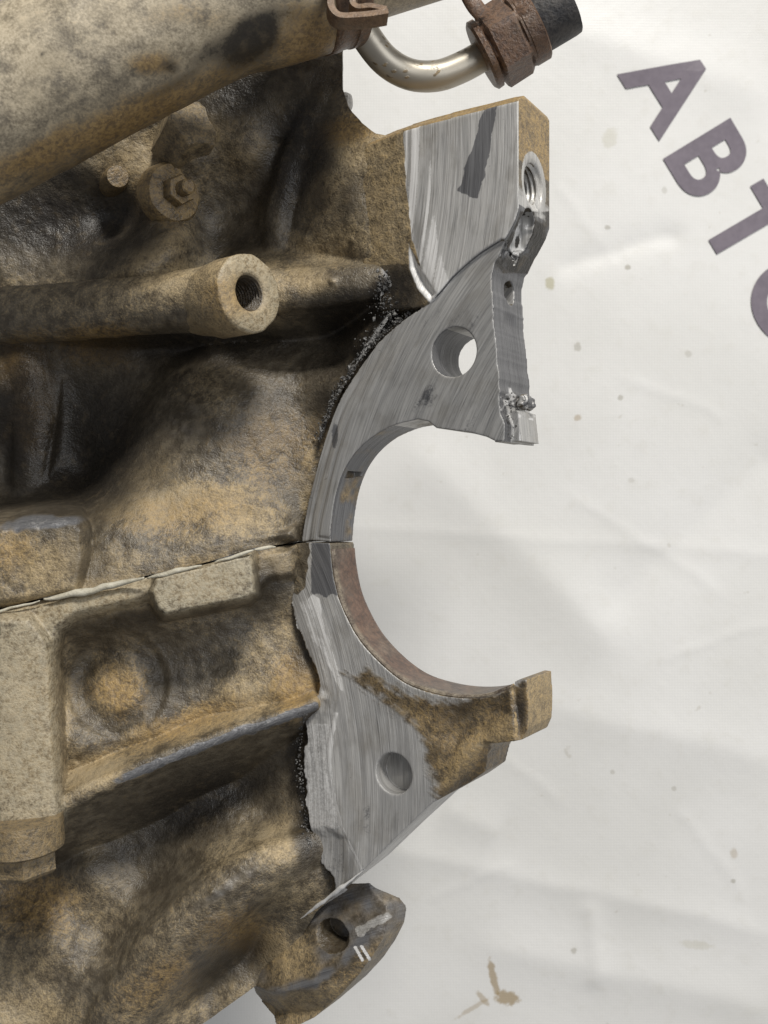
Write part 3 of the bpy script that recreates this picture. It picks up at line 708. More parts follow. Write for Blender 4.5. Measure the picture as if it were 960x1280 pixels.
# let the plate run on under the rough casting on the outer side
UPP = UP[:UP.index((371, 678)) + 1] + [(360, 677), (366, 640), (376, 592), (389, 545), (405, 498), (428, 456), (458, 415), (470, 370), (448, 330), (436, 250)]
B_IN = [tuple(p) for p in ARC] + [(440, 700), (700, 700), (700, 300)]
def front_u(x, y, sd):
    dB = sdpoly(x, y, B_IN)                       # negative on the ground ring
    n = fbm(x / 9., y / 9., seed=12, octs=3)
    ring = -7.0 * sstep(30, 0, -dB) * sstep(390, 480, y)
    groove = -1.6 * sstep(3.5, 0, np.abs(-dB - 9)) * sstep(430, 520, y) - 1.2 * sstep(3, 0, np.abs(-dB - 22)) * sstep(470, 560, y)
    on_b = ring + groove
    dA, _, _ = dpoly_line(x, y, [(506, 172), (509, 230), (517, 300), (540, 378)])
    leftA = np.interp(y, [100, 172, 230, 300, 378], [503, 506, 509, 517, 540]) - x     # >0 on the rough side
    on_a = 5.0 - 1.5 * sstep(14, 0, -leftA) - 1.6 * sstep(-1, 9, leftA) - .22 * np.maximum(leftA - 8, 0) + np.where(leftA > 0, .8 * n + 1.0 * fbm(x / 30., y / 30., seed=13, octs=3), 0)
    top = np.interp(x, [430, 505, 650], [172, 150, 112])
    on_a = on_a - 26 * sstep(20, -3, y - top) ** 1.6
    chip = sdpoly(x, y, [(512, 305), (524, 330), (548, 368), (540, 379), (522, 360), (512, 335)])
    on_a = on_a - 6 * sstep(1, -10, chip)
    out = sstep(0, 2.2, dB)
    fr = on_b * (1 - out) + on_a * out
    lowleft = (dB > 0) & (y > 385)
    fr = np.where(lowleft, np.minimum(fr, -8 - 1.1 * dB + 3 * n), fr)
    # rough broken edge on the right-hand side
    sd = sd + 1.6 * fbm(x / 8., y / 8., seed=61, octs=3) * sstep(292, 302, y) * sstep(600, 615, x) * sstep(530, 505, y)
    return sd, fr
def carve_u(G, us, vs, ws):
    # drilled hole right through
    cu, cv = to_plane(567, 440)
    G = sub(G, us, vs, ws, (cu - 50, cu + 50, cv - 50, cv + 50, -90, 20), lambda U, V_, W: np.hypot(U - cu, V_ - cv) - 31.0 - .8 * np.maximum(W + 1.2, 0) + 0 * W, .8)
    # tapped hole in the side with its bright ring
    hu, hv = to_plane(665, 231, -44); hw = -44.0
    G = sub(G, us, vs, ws, (hu - 20, hu + 6, hv - 45, hv + 45, -90, 5), lambda U, V_, W: np.maximum(np.hypot(V_ - hv, W - hw) - 38, np.abs(U - (hu - 1)) - 3.2), .6, True)
    def thread(U, V_, W):
        r = np.hypot(V_ - hv, W - hw); a = np.arctan2(W - hw, V_ - hv)
        ph = ((U / 6.5 + a / (2 * math.pi)) % 1.0)
        cone = np.maximum(U - (hu - 1), 0) * .9 + np.maximum(4 + U - hu, 0) * .6
        return np.maximum(r - 22 - 3.4 * np.abs(ph - .5) * 2 - cone, (hu - 75) - U)
    G = sub(G, us, vs, ws, (hu - 78, hu + 12, hv - 40, hv + 40, -90, 4), thread)
    # half-round channel cut into the side below it
    a0 = side_pt(650, 281, -26); a1 = side_pt(648, 305, -30)
    def chan(U, V_, W):
        t = np.clip((V_ - a0[1]) / (a1[1] - a0[1]), 0, 1)
        return np.sqrt((U - (a0[0] + t * (a1[0] - a0[0]) + 3)) ** 2 + (W - (-30 - 6 * t)) ** 2 + (V_ - np.clip(V_, min(a0[1], a1[1]), max(a0[1], a1[1]))) ** 2) - 21 - 3.0 * fbm(U / 12., V_ / 12., W / 12., 4, 2)
    G = sub(G, us, vs, ws, (a0[0] - 45, a0[0] + 45, a1[1] - 40, a0[1] + 32, -72, 8), chan, 2.0)
    # broken, pitted wall
    p0 = side_pt(640, 322, -35)
    def bites(U, V_, W): return 1.0 + 9 * fbm(U / 17., V_ / 17., W / 17., 8, 4) + 0 * U + .6 * np.maximum(np.abs(V_ - p0[1]) - 14, 0) + .35 * np.maximum(-50 - W, 0)
    G = sub(G, us, vs, ws, (p0[0] - 18, p0[0] + 60, p0[1] - 40, p0[1] + 40, -90, -3), lambda U, V_, W: np.maximum(bites(U, V_, W), p0[0] - 9 - U), 1.0)
    b0 = side_pt(642, 366, -54)
    G = sub(G, us, vs, ws, (b0[0] - 50, b0[0] + 30, b0[1] - 30, b0[1] + 30, -84, -15), lambda U, V_, W: np.maximum(np.sqrt(np.maximum(np.abs(V_ - b0[1]) - 3, 0) ** 2 + ((W + 54) * .78) ** 2) - 12 + 1.2 * fbm(U / 6., V_ / 6., W / 6., 6, 2), b0[0] - 34 - U), 1.0)
    c0 = side_pt(640, 402, -50)
    G = sub(G, us, vs, ws, (c0[0] - 30, c0[0] + 30, c0[1] - 30, c0[1] + 30, -70, -5), lambda U, V_, W: np.sqrt((U - c0[0] - 7) ** 2 + (V_ - c0[1]) ** 2 + ((W + 50) * .6) ** 2) - 13, 5)
    # cut lug at the lower end
    d0 = side_pt(655, 535, -48)
    e0 = side_pt(641, 535, -24)
    G = sub(G, us, vs, ws, (d0[0] - 40, d0[0] + 30, d0[1] - 24, d0[1] + 30, -82, 5),
            lambda U, V_, W: np.maximum.reduce([np.abs(V_ - d0[1] - 1) - 19 + 0 * U + 0 * W, U - d0[0] - 4 + .12 * (V_ - d0[1]) + 0 * W, np.maximum(d0[0] - 30 - U, W + 25) + 0 * V_, -T - W + 0 * U + 0 * V_, .7 * (W + 22) + .7 * (U - d0[0]) + 0 * V_]), .7, True)
    f0 = side_pt(655, 503, -50)
    G = sub(G, us, vs, ws, (f0[0] - 25, f0[0] + 30, f0[1] - 30, f0[1] + 30, -88, 0), lambda U, V_, W: np.maximum(np.sqrt((U - f0[0]) ** 2 + (V_ - f0[1]) ** 2 + ((W + 58) * .6) ** 2) - 10 + 5 * fbm(U / 6., V_ / 6., W / 6., 15, 3), -T - W), 2.0, True)
    # notch in the wall of the opening
    g0 = to_plane(431, 588, -16)
    G = sub(G, us, vs, ws, (g0[0] - 40, g0[0] + 40, g0[1] - 30, g0[1] + 30, -90, 4), lambda U, V_, W: np.maximum.reduce([np.abs((V_ - g0[1]) - .3 * (U - g0[0])) - 11 - .10 * (W + 16), np.abs(U - g0[0]) - 7 + 0 * W + 0 * V_, W + 12 + 0 * U + 0 * V_, -50 - W + 0 * U + 0 * V_]), 2.0)
    return G
def ring_sc(P):
    r = np.hypot(P[:, 0] - BC[0], P[:, 1] - BC[1]); a = np.arctan2(P[:, 1] - BC[1], P[:, 0] - BC[0])
    return r, a * 190.0
def shade_u(px, py, P, N):
    x, y = seen(from_plane(P[:, 0], P[:, 1], 0 * P[:, 2]))       # where the point sits in the outline
    dB = sdpoly(x, y, B_IN)
    leftA = np.interp(y, [100, 172, 230, 300, 378], [503, 506, 509, 517, 540]) - x
    top = np.interp(x, [430, 505, 650], [172, 150, 112]); n = fbm(x / 10., y / 10., seed=44, octs=3)
    face = (N[:, 2] > .55)
    bare = np.where(face, 1.0, .0)
    bare = np.where(face & (dB > 0), np.clip(sstep(3, -3, leftA + 1.5 * n) * sstep(12, 17, y - top + 4 * n), 0, 1), bare)
    bare = np.where(face & (dB > 0) & (y > 385), sstep(6, 1, dB + 3 * n), bare)
    m = np.zeros((len(P), 4)); body = paint(px, py)
    side = ~face
    m[:, 0] = np.where(side, .15, np.where(y < 330, np.maximum(body[:, 0], .72 + .2 * n), body[:, 0])); m[:, 1] = np.where(side, .15, body[:, 1] * (.25 + .7 * sstep(305, 345, y))); m[:, 3] = np.where(side, .1, .25)
    rs = side & (N[:, 0] > .3)                                     # right-hand wall
    up = rs & (y < 200); m[up, 0] = .72; m[up, 3] = .55
    tsd = (N[:, 1] > .4) & (y < 180); m[tsd, 0] = 1.0; m[tsd, 3] = .6; bare[tsd] = 0
    hu, hv = to_plane(665, 231, -44); rr = np.hypot(P[:, 1] - hv, P[:, 2] + 44)
    deep = side & (rr < 22) & (P[:, 0] > hu - 80) & (y < 300); ringm = rs & (rr < 39) & (rr > 22) & (y < 300)
    lowr = rs & (y > 255); bare = np.where(lowr, .95, bare); bare = np.where(rs & (y <= 255) & (y > 200), sstep(215, 262, y + 10 * n), bare)
    bare = np.where(ringm | deep, 1.0, bare)
    m[deep, 3] = .7; m[deep, 1] = .5; bare[deep] = .55
    bite = side & (x > 590) & (py > 264) & (py < 342) & (P[:, 2] < -2); m[bite, 1] = 1.1; bare[bite] = .26 + .85 * fbm(px[bite] / 15., py[bite] / 15., seed=46, octs=4)
    bare[rs & (y > 480) & (y < 518)] = .7
    bore = side & (np.hypot(P[:, 0] - BC[0], P[:, 1] - BC[1]) < 215) & (y > 515) & (x < 545)
    bare = np.where(bore, .62 + .5 * fbm(P[:, 0] / 22., P[:, 1] / 22., P[:, 2] / 22., 21, 3), bare); m[bore, 0] = .5; m[bore, 3] = .4; m[bore, 1] = .15
    hole = side & (np.hypot(P[:, 0] - to_plane(567, 440)[0], P[:, 1] - to_plane(567, 440)[1]) < 34); bare[hole] = .95
    chp = sdpoly(x, y, [(512, 305), (524, 330), (548, 368), (540, 379), (522, 360), (512, 335)])
    bare = np.where(face & (dB > 0), np.maximum(bare, sstep(3, -2, chp + 2 * n)), bare)
    m[:, 2] = bare
    # tool marks
    r, al = ring_sc(P)
    wB = (dB < 1) & face
    ringw = sstep(520, 430, x + .35 * (640 - y) - 40)[:, None]
    diag = np.stack([x * .86 + y * .5, x * -.5 + y * .86, 0 * x], -1)
    sc = np.where(wB[:, None], np.stack([np.hypot(x - 1178, y - 777), np.arctan2(y - 777, x - 1178) * 800, 0 * x], -1), np.stack([x + .10 * y + .0006 * (y - 250) ** 2, y, 0 * x], -1))
    sc = np.where(side[:, None], np.stack([P[:, 2] * 1.0, P[:, 1] + P[:, 0], 0 * x], -1), sc)
    # dark smears and fresh cuts
    dk = np.where(wB, .17 + .55 * fbm((x * .86 + y * .5) / 22., (x * -.5 + y * .86) / 80., seed=8, octs=4), .0)
    dk = np.maximum(dk, sstep(3, -3, sdpoly(x, y, [(609, 134), (626, 128), (612, 205), (600, 252), (588, 246), (574, 240)]) + 3 * n) * .9)
    dk = np.where(face & (dB > 0), np.maximum(dk, .45 * sstep(12, 0, np.abs(leftA + 2))), dk)
    dk = np.maximum(dk, np.where(lowr, .78 + .25 * fbm(P[:, 2] / 9., P[:, 1] / 60., seed=18, octs=3), 0))
    dk = np.maximum(dk, .8 * np.exp(-((x - 416) / 7.) ** 2 - ((y - 545) / 22.) ** 2) * wB)
    br = sstep(2, -3, sdpoly(x, y, [(512, 305), (524, 330), (548, 368), (540, 379), (522, 360), (512, 335)]) + 2 * n) * (dB > 0)
    br = np.maximum(br, (.50 + .5 * vnoise((x + .10 * y + .0006 * (y - 250) ** 2) / 4.5, y / 220., seed=3)) * face * (dB > 0) * sstep(26, 10, np.abs(leftA + 16)))
    br = np.maximum(br, np.where(face & (dB > 0), .12, 0))
    br = np.where(ringm, .22, br)
    br = np.where(rs & (y > 480) & (y < 520), np.clip(.2 + .9 * fbm(px / 8., py / 8., seed=77, octs=2), 0, 1), br)
    lug = (P[:, 2] < -20) & (y > 505) & rs & (px > 632); br = np.where(lug, np.maximum(br, .3), br); dk = np.where(lug, .1, dk)
    dk[ringm] = .12; dk[deep] = .75
    tone = np.where(wB, .55 + .35 * sstep(-15, -50, dB), np.where(lowr, .5, .0)) + .15 * fbm(x / 40., y / 40., seed=2, octs=2)
    return m, sc, np.stack([dk, br, np.clip(tone, 0, 1), 0 * br], -1)
plate('upper_flange', UPP, front_u, carve_u, shade_u)

BORE_L = smooth_line([(412, 679), (415, 710), (422, 745), (435, 776), (452, 804), (478, 832), (508, 855), (545, 868), (580, 873), (610, 871), (634, 862)], 4)
LOW = [(352, 684), (371, 679.5), (388, 677.5)] + [tuple(p) for p in BORE_L] + [(641, 853), (647, 850), (655, 851), (657, 880), (656, 912), (650, 926), (612, 930), (601, 948), (596, 970), (576, 984), (540, 1004), (500, 1042), (457, 1085), (430, 1106), (405, 1126), (385, 1110), (360, 1050), (352, 960), (362, 900), (376, 860), (350, 800), (342, 740)]
LB = [(352, 728), (361, 740), (366, 770), (378, 800), (392, 828), (399, 852), (390, 880), (380, 905), (376, 940), (380, 985), (386, 1030), (392, 1062), (402, 1090), (416, 1103)]    # ragged outer edge of the ground face
def left_l(x, y):
    p = np.array(LB)
    return np.interp(y, [670, 720] + list(p[:, 1]), [366, 362] + list(p[:, 0])) - x + 3 * fbm(x / 6., y / 6., seed=19, octs=3) + 8 * fbm(x / 30., y / 30., seed=20, octs=3)
TANL = [(428, 842), (455, 838), (478, 846), (500, 862), (545, 876), (640, 858), (700, 840), (700, 1040), (545, 1015), (541, 985), (530, 930), (512, 905)]
BEVL = smooth_line([(374, 676), (381, 715), (388, 742), (397, 765), (411, 805), (424, 845), (426, 868), (418, 905), (412, 950), (420, 993), (432, 1037), (454, 1085), (462, 1120)], 6)
def BEV(y):
    return np.interp(y, BEVL[:, 1], BEVL[:, 0])
SMEAR = [(374, 741), (380, 750), (391, 743), (399, 748), (404, 778), (416, 818), (430, 864), (425, 863), (406, 828), (390, 795)]
def front_l(x, y, sd):
    n = fbm(x / 9., y / 9., seed=22, octs=3); l = left_l(x, y)
    fr = np.zeros_like(x)
    bev = BEV(y) - x        # outer band ground at a slope
    fr = fr - 5 * sstep(-2, 46, bev) - .5 * sstep(4, 0, np.abs(bev - 6)) - 1.0 * sstep(-4, 12, bev + 4 * n) * sstep(890, 920, y)
    fr = fr - 5.0 * sstep(0, 5, l) - .8 * np.maximum(l, 0) + np.where(l > 0, 2.5 * n, 0)
    tn = sdpoly(x, y, TANL)
    fr = fr - 1.2 * sstep(6, -30, tn) + .5 * n * sstep(0, -10, tn)
    # dished web between the lug and the bore, with a raised edge below
    web = sdpoly(x, y, [(560, 884), (632, 868), (640, 895), (604, 925), (566, 940), (545, 920)])
    fr = fr - 9 * sstep(10, -22, web)
    tri = sdpoly(x, y, [(570, 935), (640, 884), (652, 926), (612, 931), (598, 968), (575, 985), (556, 990)])
    fr = fr + 3 * sstep(6, -12, tri)
    wing = sdpoly(x, y, [(545, 1004), (578, 962), (604, 930), (640, 940), (600, 1010)])
    fr = fr - 22 * sstep(6, -14, wing)
    tip = sdpoly(x, y, [(637, 846), (700, 830), (700, 940), (646, 940), (640, 890)])
    fr = fr - 7 * sstep(1, -4, tip + 2.5 * n)
    # worn chunk near the rib
    fr = fr - 3 * np.exp(-((x - 402) / 11.) ** 2 - ((y - 885) / 22.) ** 2) + 2 * n * np.exp(-((x - 400) / 16.) ** 2 - ((y - 885) / 30.) ** 2)
    low = sstep(1035, 1050, y + 6 * n) * sstep(436, 420, x)
    fr = fr - 4 * low
    return sd + .7 * n * sstep(640, 600, x) * sstep(470, 430, x), fr
def carve_l(G, us, vs, ws):
    cu, cv = to_plane(492, 967)
    G = sub(G, us, vs, ws, (cu - 45, cu + 45, cv - 45, cv + 45, -90, 20), lambda U, V_, W: np.maximum(np.hypot(U - cu, V_ - cv) - 26.5 - .8 * np.maximum(W + 1.2, 0), -26 - W), .8)
    return G
def shade_l(px, py, P, N):
    x, y = seen(from_plane(P[:, 0], P[:, 1], 0 * P[:, 2])); n = fbm(x / 10., y / 10., seed=45, octs=3)
    face = N[:, 2] > .5; side = ~face
    l = left_l(x, y); tn = sdpoly(x, y, TANL) + 6 * n
    # streaky border of the machined part: long scratches run into the rough skin
    st = vnoise((x * .6 - y * .8) / 3.0, (x * .8 + y * .6) / 40., seed=33) * 3.5 + 4 * fbm(x / 22., y / 22., seed=34, octs=2)
    bare = np.where(face, sstep(3, -2, l) * sstep(-26, 22, tn + 1.2 * st), 0)
    keep = sdpoly(x, y, [(340, 676), (388, 676), (383, 735), (372, 744), (340, 735)]) + 3 * n
    bare = bare * sstep(-3, 3, keep)
    m = np.zeros((len(P), 4)); b = paint(px, py)
    m[:] = b; m[:, 2] = 0
    tz = (tn < 8) | (x > 560)
    m[:, 0] = np.where(tz, .30 + .35 * fbm(x / 26., y / 26., seed=9, octs=3), m[:, 0]); m[:, 1] = np.where(tz, .34 + .4 * fbm(x / 20., y / 20., seed=10, octs=3), m[:, 1]); m[:, 3] = np.where(tz, .42, m[:, 3])
    tri = sdpoly(x, y, [(575, 925), (636, 890), (645, 926), (612, 931), (560, 985), (548, 985)]); tk = sstep(8, -10, tri) * face; m[:, 0] += (.95 - m[:, 0]) * tk; m[:, 1] += (.05 - m[:, 1]) * tk
    dkp = np.exp(-((x - 647) / 9.) ** 2 - ((y - 888) / 34.) ** 2) * face; m[:, 1] = np.maximum(m[:, 1], dkp * 1.1)
    up = np.exp(-(tn / 9.) ** 2) * (y < 900) * face; m[:, 1] = np.maximum(m[:, 1], .55 * up)
    rs = side & (N[:, 0] > .3) & (x > 630); m[rs, 0] = .85; m[rs, 1] = .12; m[rs, 3] = .35
    bot = side & (N[:, 1] < -.3); bare = np.where(bot & (x < 545), .8, bare)
    hole = side & (np.hypot(P[:, 0] - to_plane(492, 967)[0], P[:, 1] - to_plane(492, 967)[1]) < 30); bare[hole] = .9
    m[:, 2] = bare
    r, al = ring_sc(P)
    k = sstep(900, 1000, y)[:, None]
    arc = np.stack([x - np.interp(y, [680, 760, 860, 1000, 1100], [374, 396, 420, 432, 456]), y, 0 * x], -1)
    diag = np.stack([x * .92 - y * .28, x * .28 + y * .92, 0 * x], -1)
    cx_, cy_ = -340., 1010.                                        # tool centre far to the left: shallow arcs across the face
    sc = np.stack([np.hypot(x - cx_, (y - cy_)), np.arctan2(y - cy_, x - cx_) * 780, 0 * x], -1)
    sc = np.where(side[:, None], np.stack([P[:, 2], P[:, 1] + P[:, 0], 0 * x], -1), sc)
    bev = BEV(y) - x
    dk = np.where(face, .16 + .5 * fbm(x / 20., y / 60., seed=28, octs=4), 0)
    dk = np.maximum(dk, .75 * sstep(750, 742, y + 6 * vnoise(x / 3., y / 60., seed=2)) * sstep(384, 392, x) * face)
    dk = np.maximum(dk, .35 * sstep(26, 4, tn) * (y < 930) * face)
    stk = vnoise((x - BEV(y)) / 3.2, y / 130., seed=4)
    br = (.85 + .5 * stk) * sstep(3, -3, sdpoly(x, y, SMEAR) + 1.5 * n)
    br = np.maximum(br, (.35 + .35 * stk) * sstep(-30, -6, -np.abs(bev - 8)) * sstep(742, 756, y + 6 * n) * sstep(880, 850, y))
    br = np.maximum(br, (.42 + .4 * stk) * sstep(9, 2, np.abs(bev - 2 + 2 * n)) * (y > 890))
    br = np.maximum(br, .5 * (bev > 4) * (y > 905) * (y < 1040))
    br = np.maximum(br, .6 * np.exp(-((x - 404) / 12.) ** 2 - ((y - 868) / 12.) ** 2))
    br = np.where(bot, .5, br)
    low = sstep(1035, 1050, y + 6 * n) * sstep(440, 424, x); br = br * (1 - low); dk = np.maximum(dk, .42 * low)
    return m, sc, np.stack([dk, br * face + np.where(bot, .4, 0), np.clip(.42 * sstep(20, 60, x - np.interp(y, [680, 760, 860, 1000, 1100], [374, 390, 415, 428, 450])) + .2 * fbm(x / 40., y / 40., seed=2, octs=2), 0, 1), 0 * br], -1)
plate('lower_flange', LOW, front_l, carve_l, shade_l)

# brown bearing half shell lining the lower part of the opening
def shell():
    pts = np.array([p for p in BORE_L if p[1] > 679]); u, v = to_plane(pts[:, 0], pts[:, 1])
    q = np.stack([u, v], -1); q = np.vstack([q[0] + (q[0] - q[1]) * .0, q])
    q = smooth_line(q[1:], 4)
    t = np.gradient(q, axis=0); t /= np.linalg.norm(t, axis=1)[:, None]
    nrm = np.stack([-t[:, 1], t[:, 0]], -1)                        # towards the middle of the opening
    if ((np.array(BC) - q[len(q) // 2]) @ nrm[len(q) // 2]) < 0: nrm = -nrm
    prof = [(-1.0, -2.0), (1.5, -1.2), (3.6, -2.4), (4.2, -5)] + [(4.2, -5 - 51 * i / 12.) for i in range(1, 13)] + [(3.4, -57), (-1.0, -58)]
    n, k = len(q), len(prof)
    deep = np.interp(np.arange(n), [0, n * .5, n * .75, n], [.98, 1.0, 1.2, 1.5])
    V = np.array([from_plane(np.array(q[i][0] + nrm[i][0] * a), np.array(q[i][1] + nrm[i][1] * a), np.array(w * (deep[i] if w < -5 else 1))) for i in range(n) for (a, w) in prof])
    F = [(i * k + j, (i + 1) * k + j, (i + 1) * k + (j + 1) % k, i * k + (j + 1) % k) for i in range(n - 1) for j in range(k)]
    F += [tuple(range(k)), tuple(reversed(range((n - 1) * k, n * k)))]
    px, py = seen(V); w = np.tile([p[1] for p in prof], n)
    m = np.zeros((len(V), 4)); m[:, 0] = .35 + .4 * fbm(px / 22., py / 22., seed=5, octs=3) + .5 * sstep(-12, -3, w); m[:, 3] = .55 + .5 * fbm(px / 30., py / 30., seed=6, octs=3) - .4 * sstep(-12, -3, w); m[:, 1] = .12
    al = np.repeat(np.arange(n) * 6.0, k)
    o = mesh_obj('bearing_shell', V, F, M_SHELL, block, np.clip(m, 0, 1), np.stack([w, al, 0 * w], -1), True, 40, np.zeros((len(V), 4)))
    import bmesh
    bm = bmesh.new(); bm.from_mesh(o.data); bmesh.ops.recalc_face_normals(bm, faces=bm.faces); bm.to_mesh(o.data); bm.free()
shell()

# ------------------------------------------------------------------ bolt ear below the flange
EAR_ = [(352, 1168), (385, 1140), (420, 1112), (448, 1092), (450, 1108), (455, 1122), (466, 1134), (474, 1140), (479, 1152), (478, 1180), (470, 1196), (452, 1218), (430, 1236), (404, 1250), (372, 1262), (345, 1262), (322, 1246), (318, 1232), (338, 1214), (350, 1195)]
EAR = [(322, 1190), (340, 1168), (385, 1140), (420, 1112), (430, 1100), (434, 1114), (441, 1128), (455, 1139), (464, 1146), (466, 1160), (462, 1184), (452, 1204), (436, 1228), (414, 1252), (378, 1283), (348, 1297), (328, 1292), (305, 1268), (299, 1254), (302, 1240), (306, 1222), (312, 1205)]
def front_e(x, y, sd):
    n = fbm(x / 11., y / 11., seed=62, octs=3)
    lowr = sdpoly(x, y, [(290, 1234), (338, 1240), (392, 1228), (430, 1202), (452, 1172), (462, 1140), (520, 1140), (520, 1320), (300, 1320), (270, 1260)])
    fr = .7 * n - .72 * np.maximum(-lowr - 2, 0) * sstep(0, -10, lowr)
    fr = fr + .42 * (np.minimum(y, 1240) - 1185) - .10 * np.maximum(390 - x, 0) - .35 * np.maximum(342 - x, 0)
    return sd + .5 * n, fr - 24
def carve_e(G, us, vs, ws):
    cu, cv = to_plane(417, 1164, -33)
    return sub(G, us, vs, ws, (cu - 45, cu + 45, cv - 35, cv + 35, -80, 20), lambda U, V_, W: np.maximum(np.hypot((U - cu) / 1.2, (V_ - cv) * 1.18) - 19.5 + 2.0 * fbm(U / 8., V_ / 8., W / 8., 3, 2) - .5 * np.maximum(W + 36, 0), -58 - W), 1.2)
def shade_e(px, py, P, N):
    m = np.zeros((len(P), 4)); n = fbm(px / 14., py / 14., seed=63, octs=3)
    m[:, 0] = .24 + .6 * np.exp(-((px - 365) / 26.) ** 2 - ((py - 1200) / 34.) ** 2) + .35 * sstep(1215, 1245, py) + .25 * n
    m[:, 1] = .04 + .2 * n + .3 * np.exp(-((px - 440) / 40.) ** 2 - ((py - 1120) / 20.) ** 2); m[:, 3] = .3
    cu, cv = to_plane(417, 1164, -33); hole = (np.hypot((P[:, 0] - cu) / 1.25, P[:, 1] - cv) < 27) & (N[:, 2] < .72); m[hole, 1] = .7; m[hole, 0] = .3
    edge = sdpoly(px, py, [(440, 1160), (486, 1138), (492, 1146), (446, 1180)]); bare = .6 * sstep(5, -5, edge + 4 * n)
    crest = .42 * np.exp(-(dpoly_line(px, py, [(338, 1238), (392, 1228), (430, 1202), (456, 1170)])[0] / 9.) ** 2) + .3 * n
    for ln in ([(444, 1184), (453, 1200)], [(452, 1183), (462, 1199)], [(378, 1146), (432, 1112)]):
        d = dpoly_line(px, py, ln)[0]; bare = np.maximum(bare, 1.0 * sstep(2.6, 1.2, d))
    tri = .3 * sstep(4, -4, sdpoly(px, py, [(430, 1130), (470, 1138), (470, 1150), (440, 1160)]) + 4 * n)
    sat = .50 + .22 * n - .5 * np.exp(-((px - 362) / 26.) ** 2 - ((py - 1196) / 36.) ** 2) - .35 * sstep(1232, 1262, py + .55 * (px - 340))
    m[:, 2] = np.where(hole, 0, np.maximum.reduce([bare, crest + .2, tri, sat])); dk = np.where(bare > np.maximum(sat, .45), .1, .85)
    br = np.zeros(len(P))
    for ln in ([(444, 1184), (453, 1200)], [(452, 1183), (462, 1199)], [(378, 1146), (432, 1112)]): br = np.maximum(br, .75 * sstep(2.6, 1.4, dpoly_line(px, py, ln)[0]))
    return np.clip(m, 0, 1.2), np.stack([px * .3 + py, px, 0 * px], -1), np.stack([dk, br, 0 * br, 0 * br], -1)
plate('bolt_ear', EAR, front_e, carve_e, shade_e, back=92, mat=M_FLANGE)

# ------------------------------------------------------------------ round bolt boss beside the wall
def boss():
    ax = np.array([0.74, 0.02, 0.67]); ax /= np.linalg.norm(ax)
    c = at(313, 366, -18)
    prof = [(30, -110), (40, -104), (42, -92), (45, -76), (49, -62), (50.5, -40), (50.5, -4), (49.5, -1.5), (47, 0), (30, .3), (25, .0), (23.5, -1.5)]
    for i in range(24):
        prof.append((22.5 - (2.2 if i % 2 else 0), -4 - i * 2.6))
    prof.append((2, -70))
    V, F = lathe(c, ax, prof, 96, wob=.018, seed=3)
    N = 96; rows = len(prof)
    px, py = seen(V); m = paint(px, py); row = np.repeat(np.arange(rows), N)
    m[row >= 9, 2] = 0; inner = row >= 12; m[inner, 1] = .75; m[inner, 0] = .25
    m[(row >= 5) & (row <= 11), 0] = .8; m[(row < 12), 1] *= .5
    m[(row < 5), 0] = .75
    V = V + (np.stack([fbm(V[:, 0] / 13., V[:, 1] / 13., V[:, 2] / 13., s, 3) for s in (5, 6, 7)], -1)) * np.where(row < 9, 1.8, .4)[:, None]
    ex = np.zeros((len(V), 4)); ex[:, 3] = np.where((row >= 7) & (row < 12), .85, 0)
    o = mesh_obj('bolt_boss', V, F, M_CAST, block, m, np.stack([py, px, V[:, 2]], -1), True, 55, ex)
    p = smooth_line(np.array([at(285, 372, -62), at(220, 378, -88), at(110, 388, -125), at(0, 395, -165), at(-140, 406, -215)]), 14)
    V, F = tube(p, np.interp(np.linspace(0, 1, len(p)), [0, .16, .3, 1], [46, 42, 39, 40]), 64)
    V += (np.stack([fbm(V[:, 0] / 16., V[:, 1] / 16., V[:, 2] / 16., s, 3) for s in (5, 6, 7)], -1)) * 2.0
    px, py = seen(V); m = paint(px, py); m[:, 1] *= .5; m[:, 2] = 0
    mesh_obj('boss_shank', V, F, M_CAST, block, m, np.stack([py, px, V[:, 2]], -1), True, 55, np.zeros((len(V), 4)))
boss()

def fastener(name, c, ax, prof, hexa, turn, m1, mat=M_CAST, seg=36, wob=.02, seed=1):
    V, F = lathe(c, ax, prof, seg, hexa, turn, wob, seed)
    px, py = seen(V)
    m = np.tile(np.array(m1, float), (len(V), 1)); m[:, 0] += .3 * fbm(px / 14., py / 14., seed=seed, octs=2)
    return mesh_obj(name, V, F, mat, block, np.clip(m, 0, 1.2), np.stack([py, px, V[:, 2]], -1), True, 32, np.zeros((len(V), 4)))
fastener('hex_bolt', at(240, 158, -150), (.52, .30, .80), [(41, -60), (41, 5), (39.5, 8), (34, 11), (0.5, 11.5)], (0, 1, 2), .3, (.5, .2, 0, .25), seed=4, wob=.004, seg=48)
fastener('flange_nut', at(217, 241, -176), (.62, -.05, .78), [(44, -26), (43, -4), (39, 3), (22, 6), (22, 6.5), (22, 22), (20, 26), (12, 27), (11, 27), (10.5, 46), (8, 48), (0.5, 48)], (4, 5, 6), .1, (.5, .3, 0, .5), seed=5)
fastener('small_bolt', at(146, 222, -182), (.4, -.1, .9), [(18, -60), (18, -6), (15, 9), (0.5, 10)], (), .0, (.5, .35, 0, .5), seed=6)
fastener('hex_bolt', at(28, 1050, -30), (.05, -1, -.05), [(52, -30), (52, 8), (47, 12), (44, 13), (44, 36), (40, 41), (0.5, 43)], (3, 4, 5), .2, (.5, .35, 0, .35), seed=7)
fastener('locating_stud', at(428, 128, -190), (.9, -.1, .3), [(14, -40), (14, 6), (11, 12), (0.5, 14)], (), 0, (.3, .2, .6, .2), seed=8)

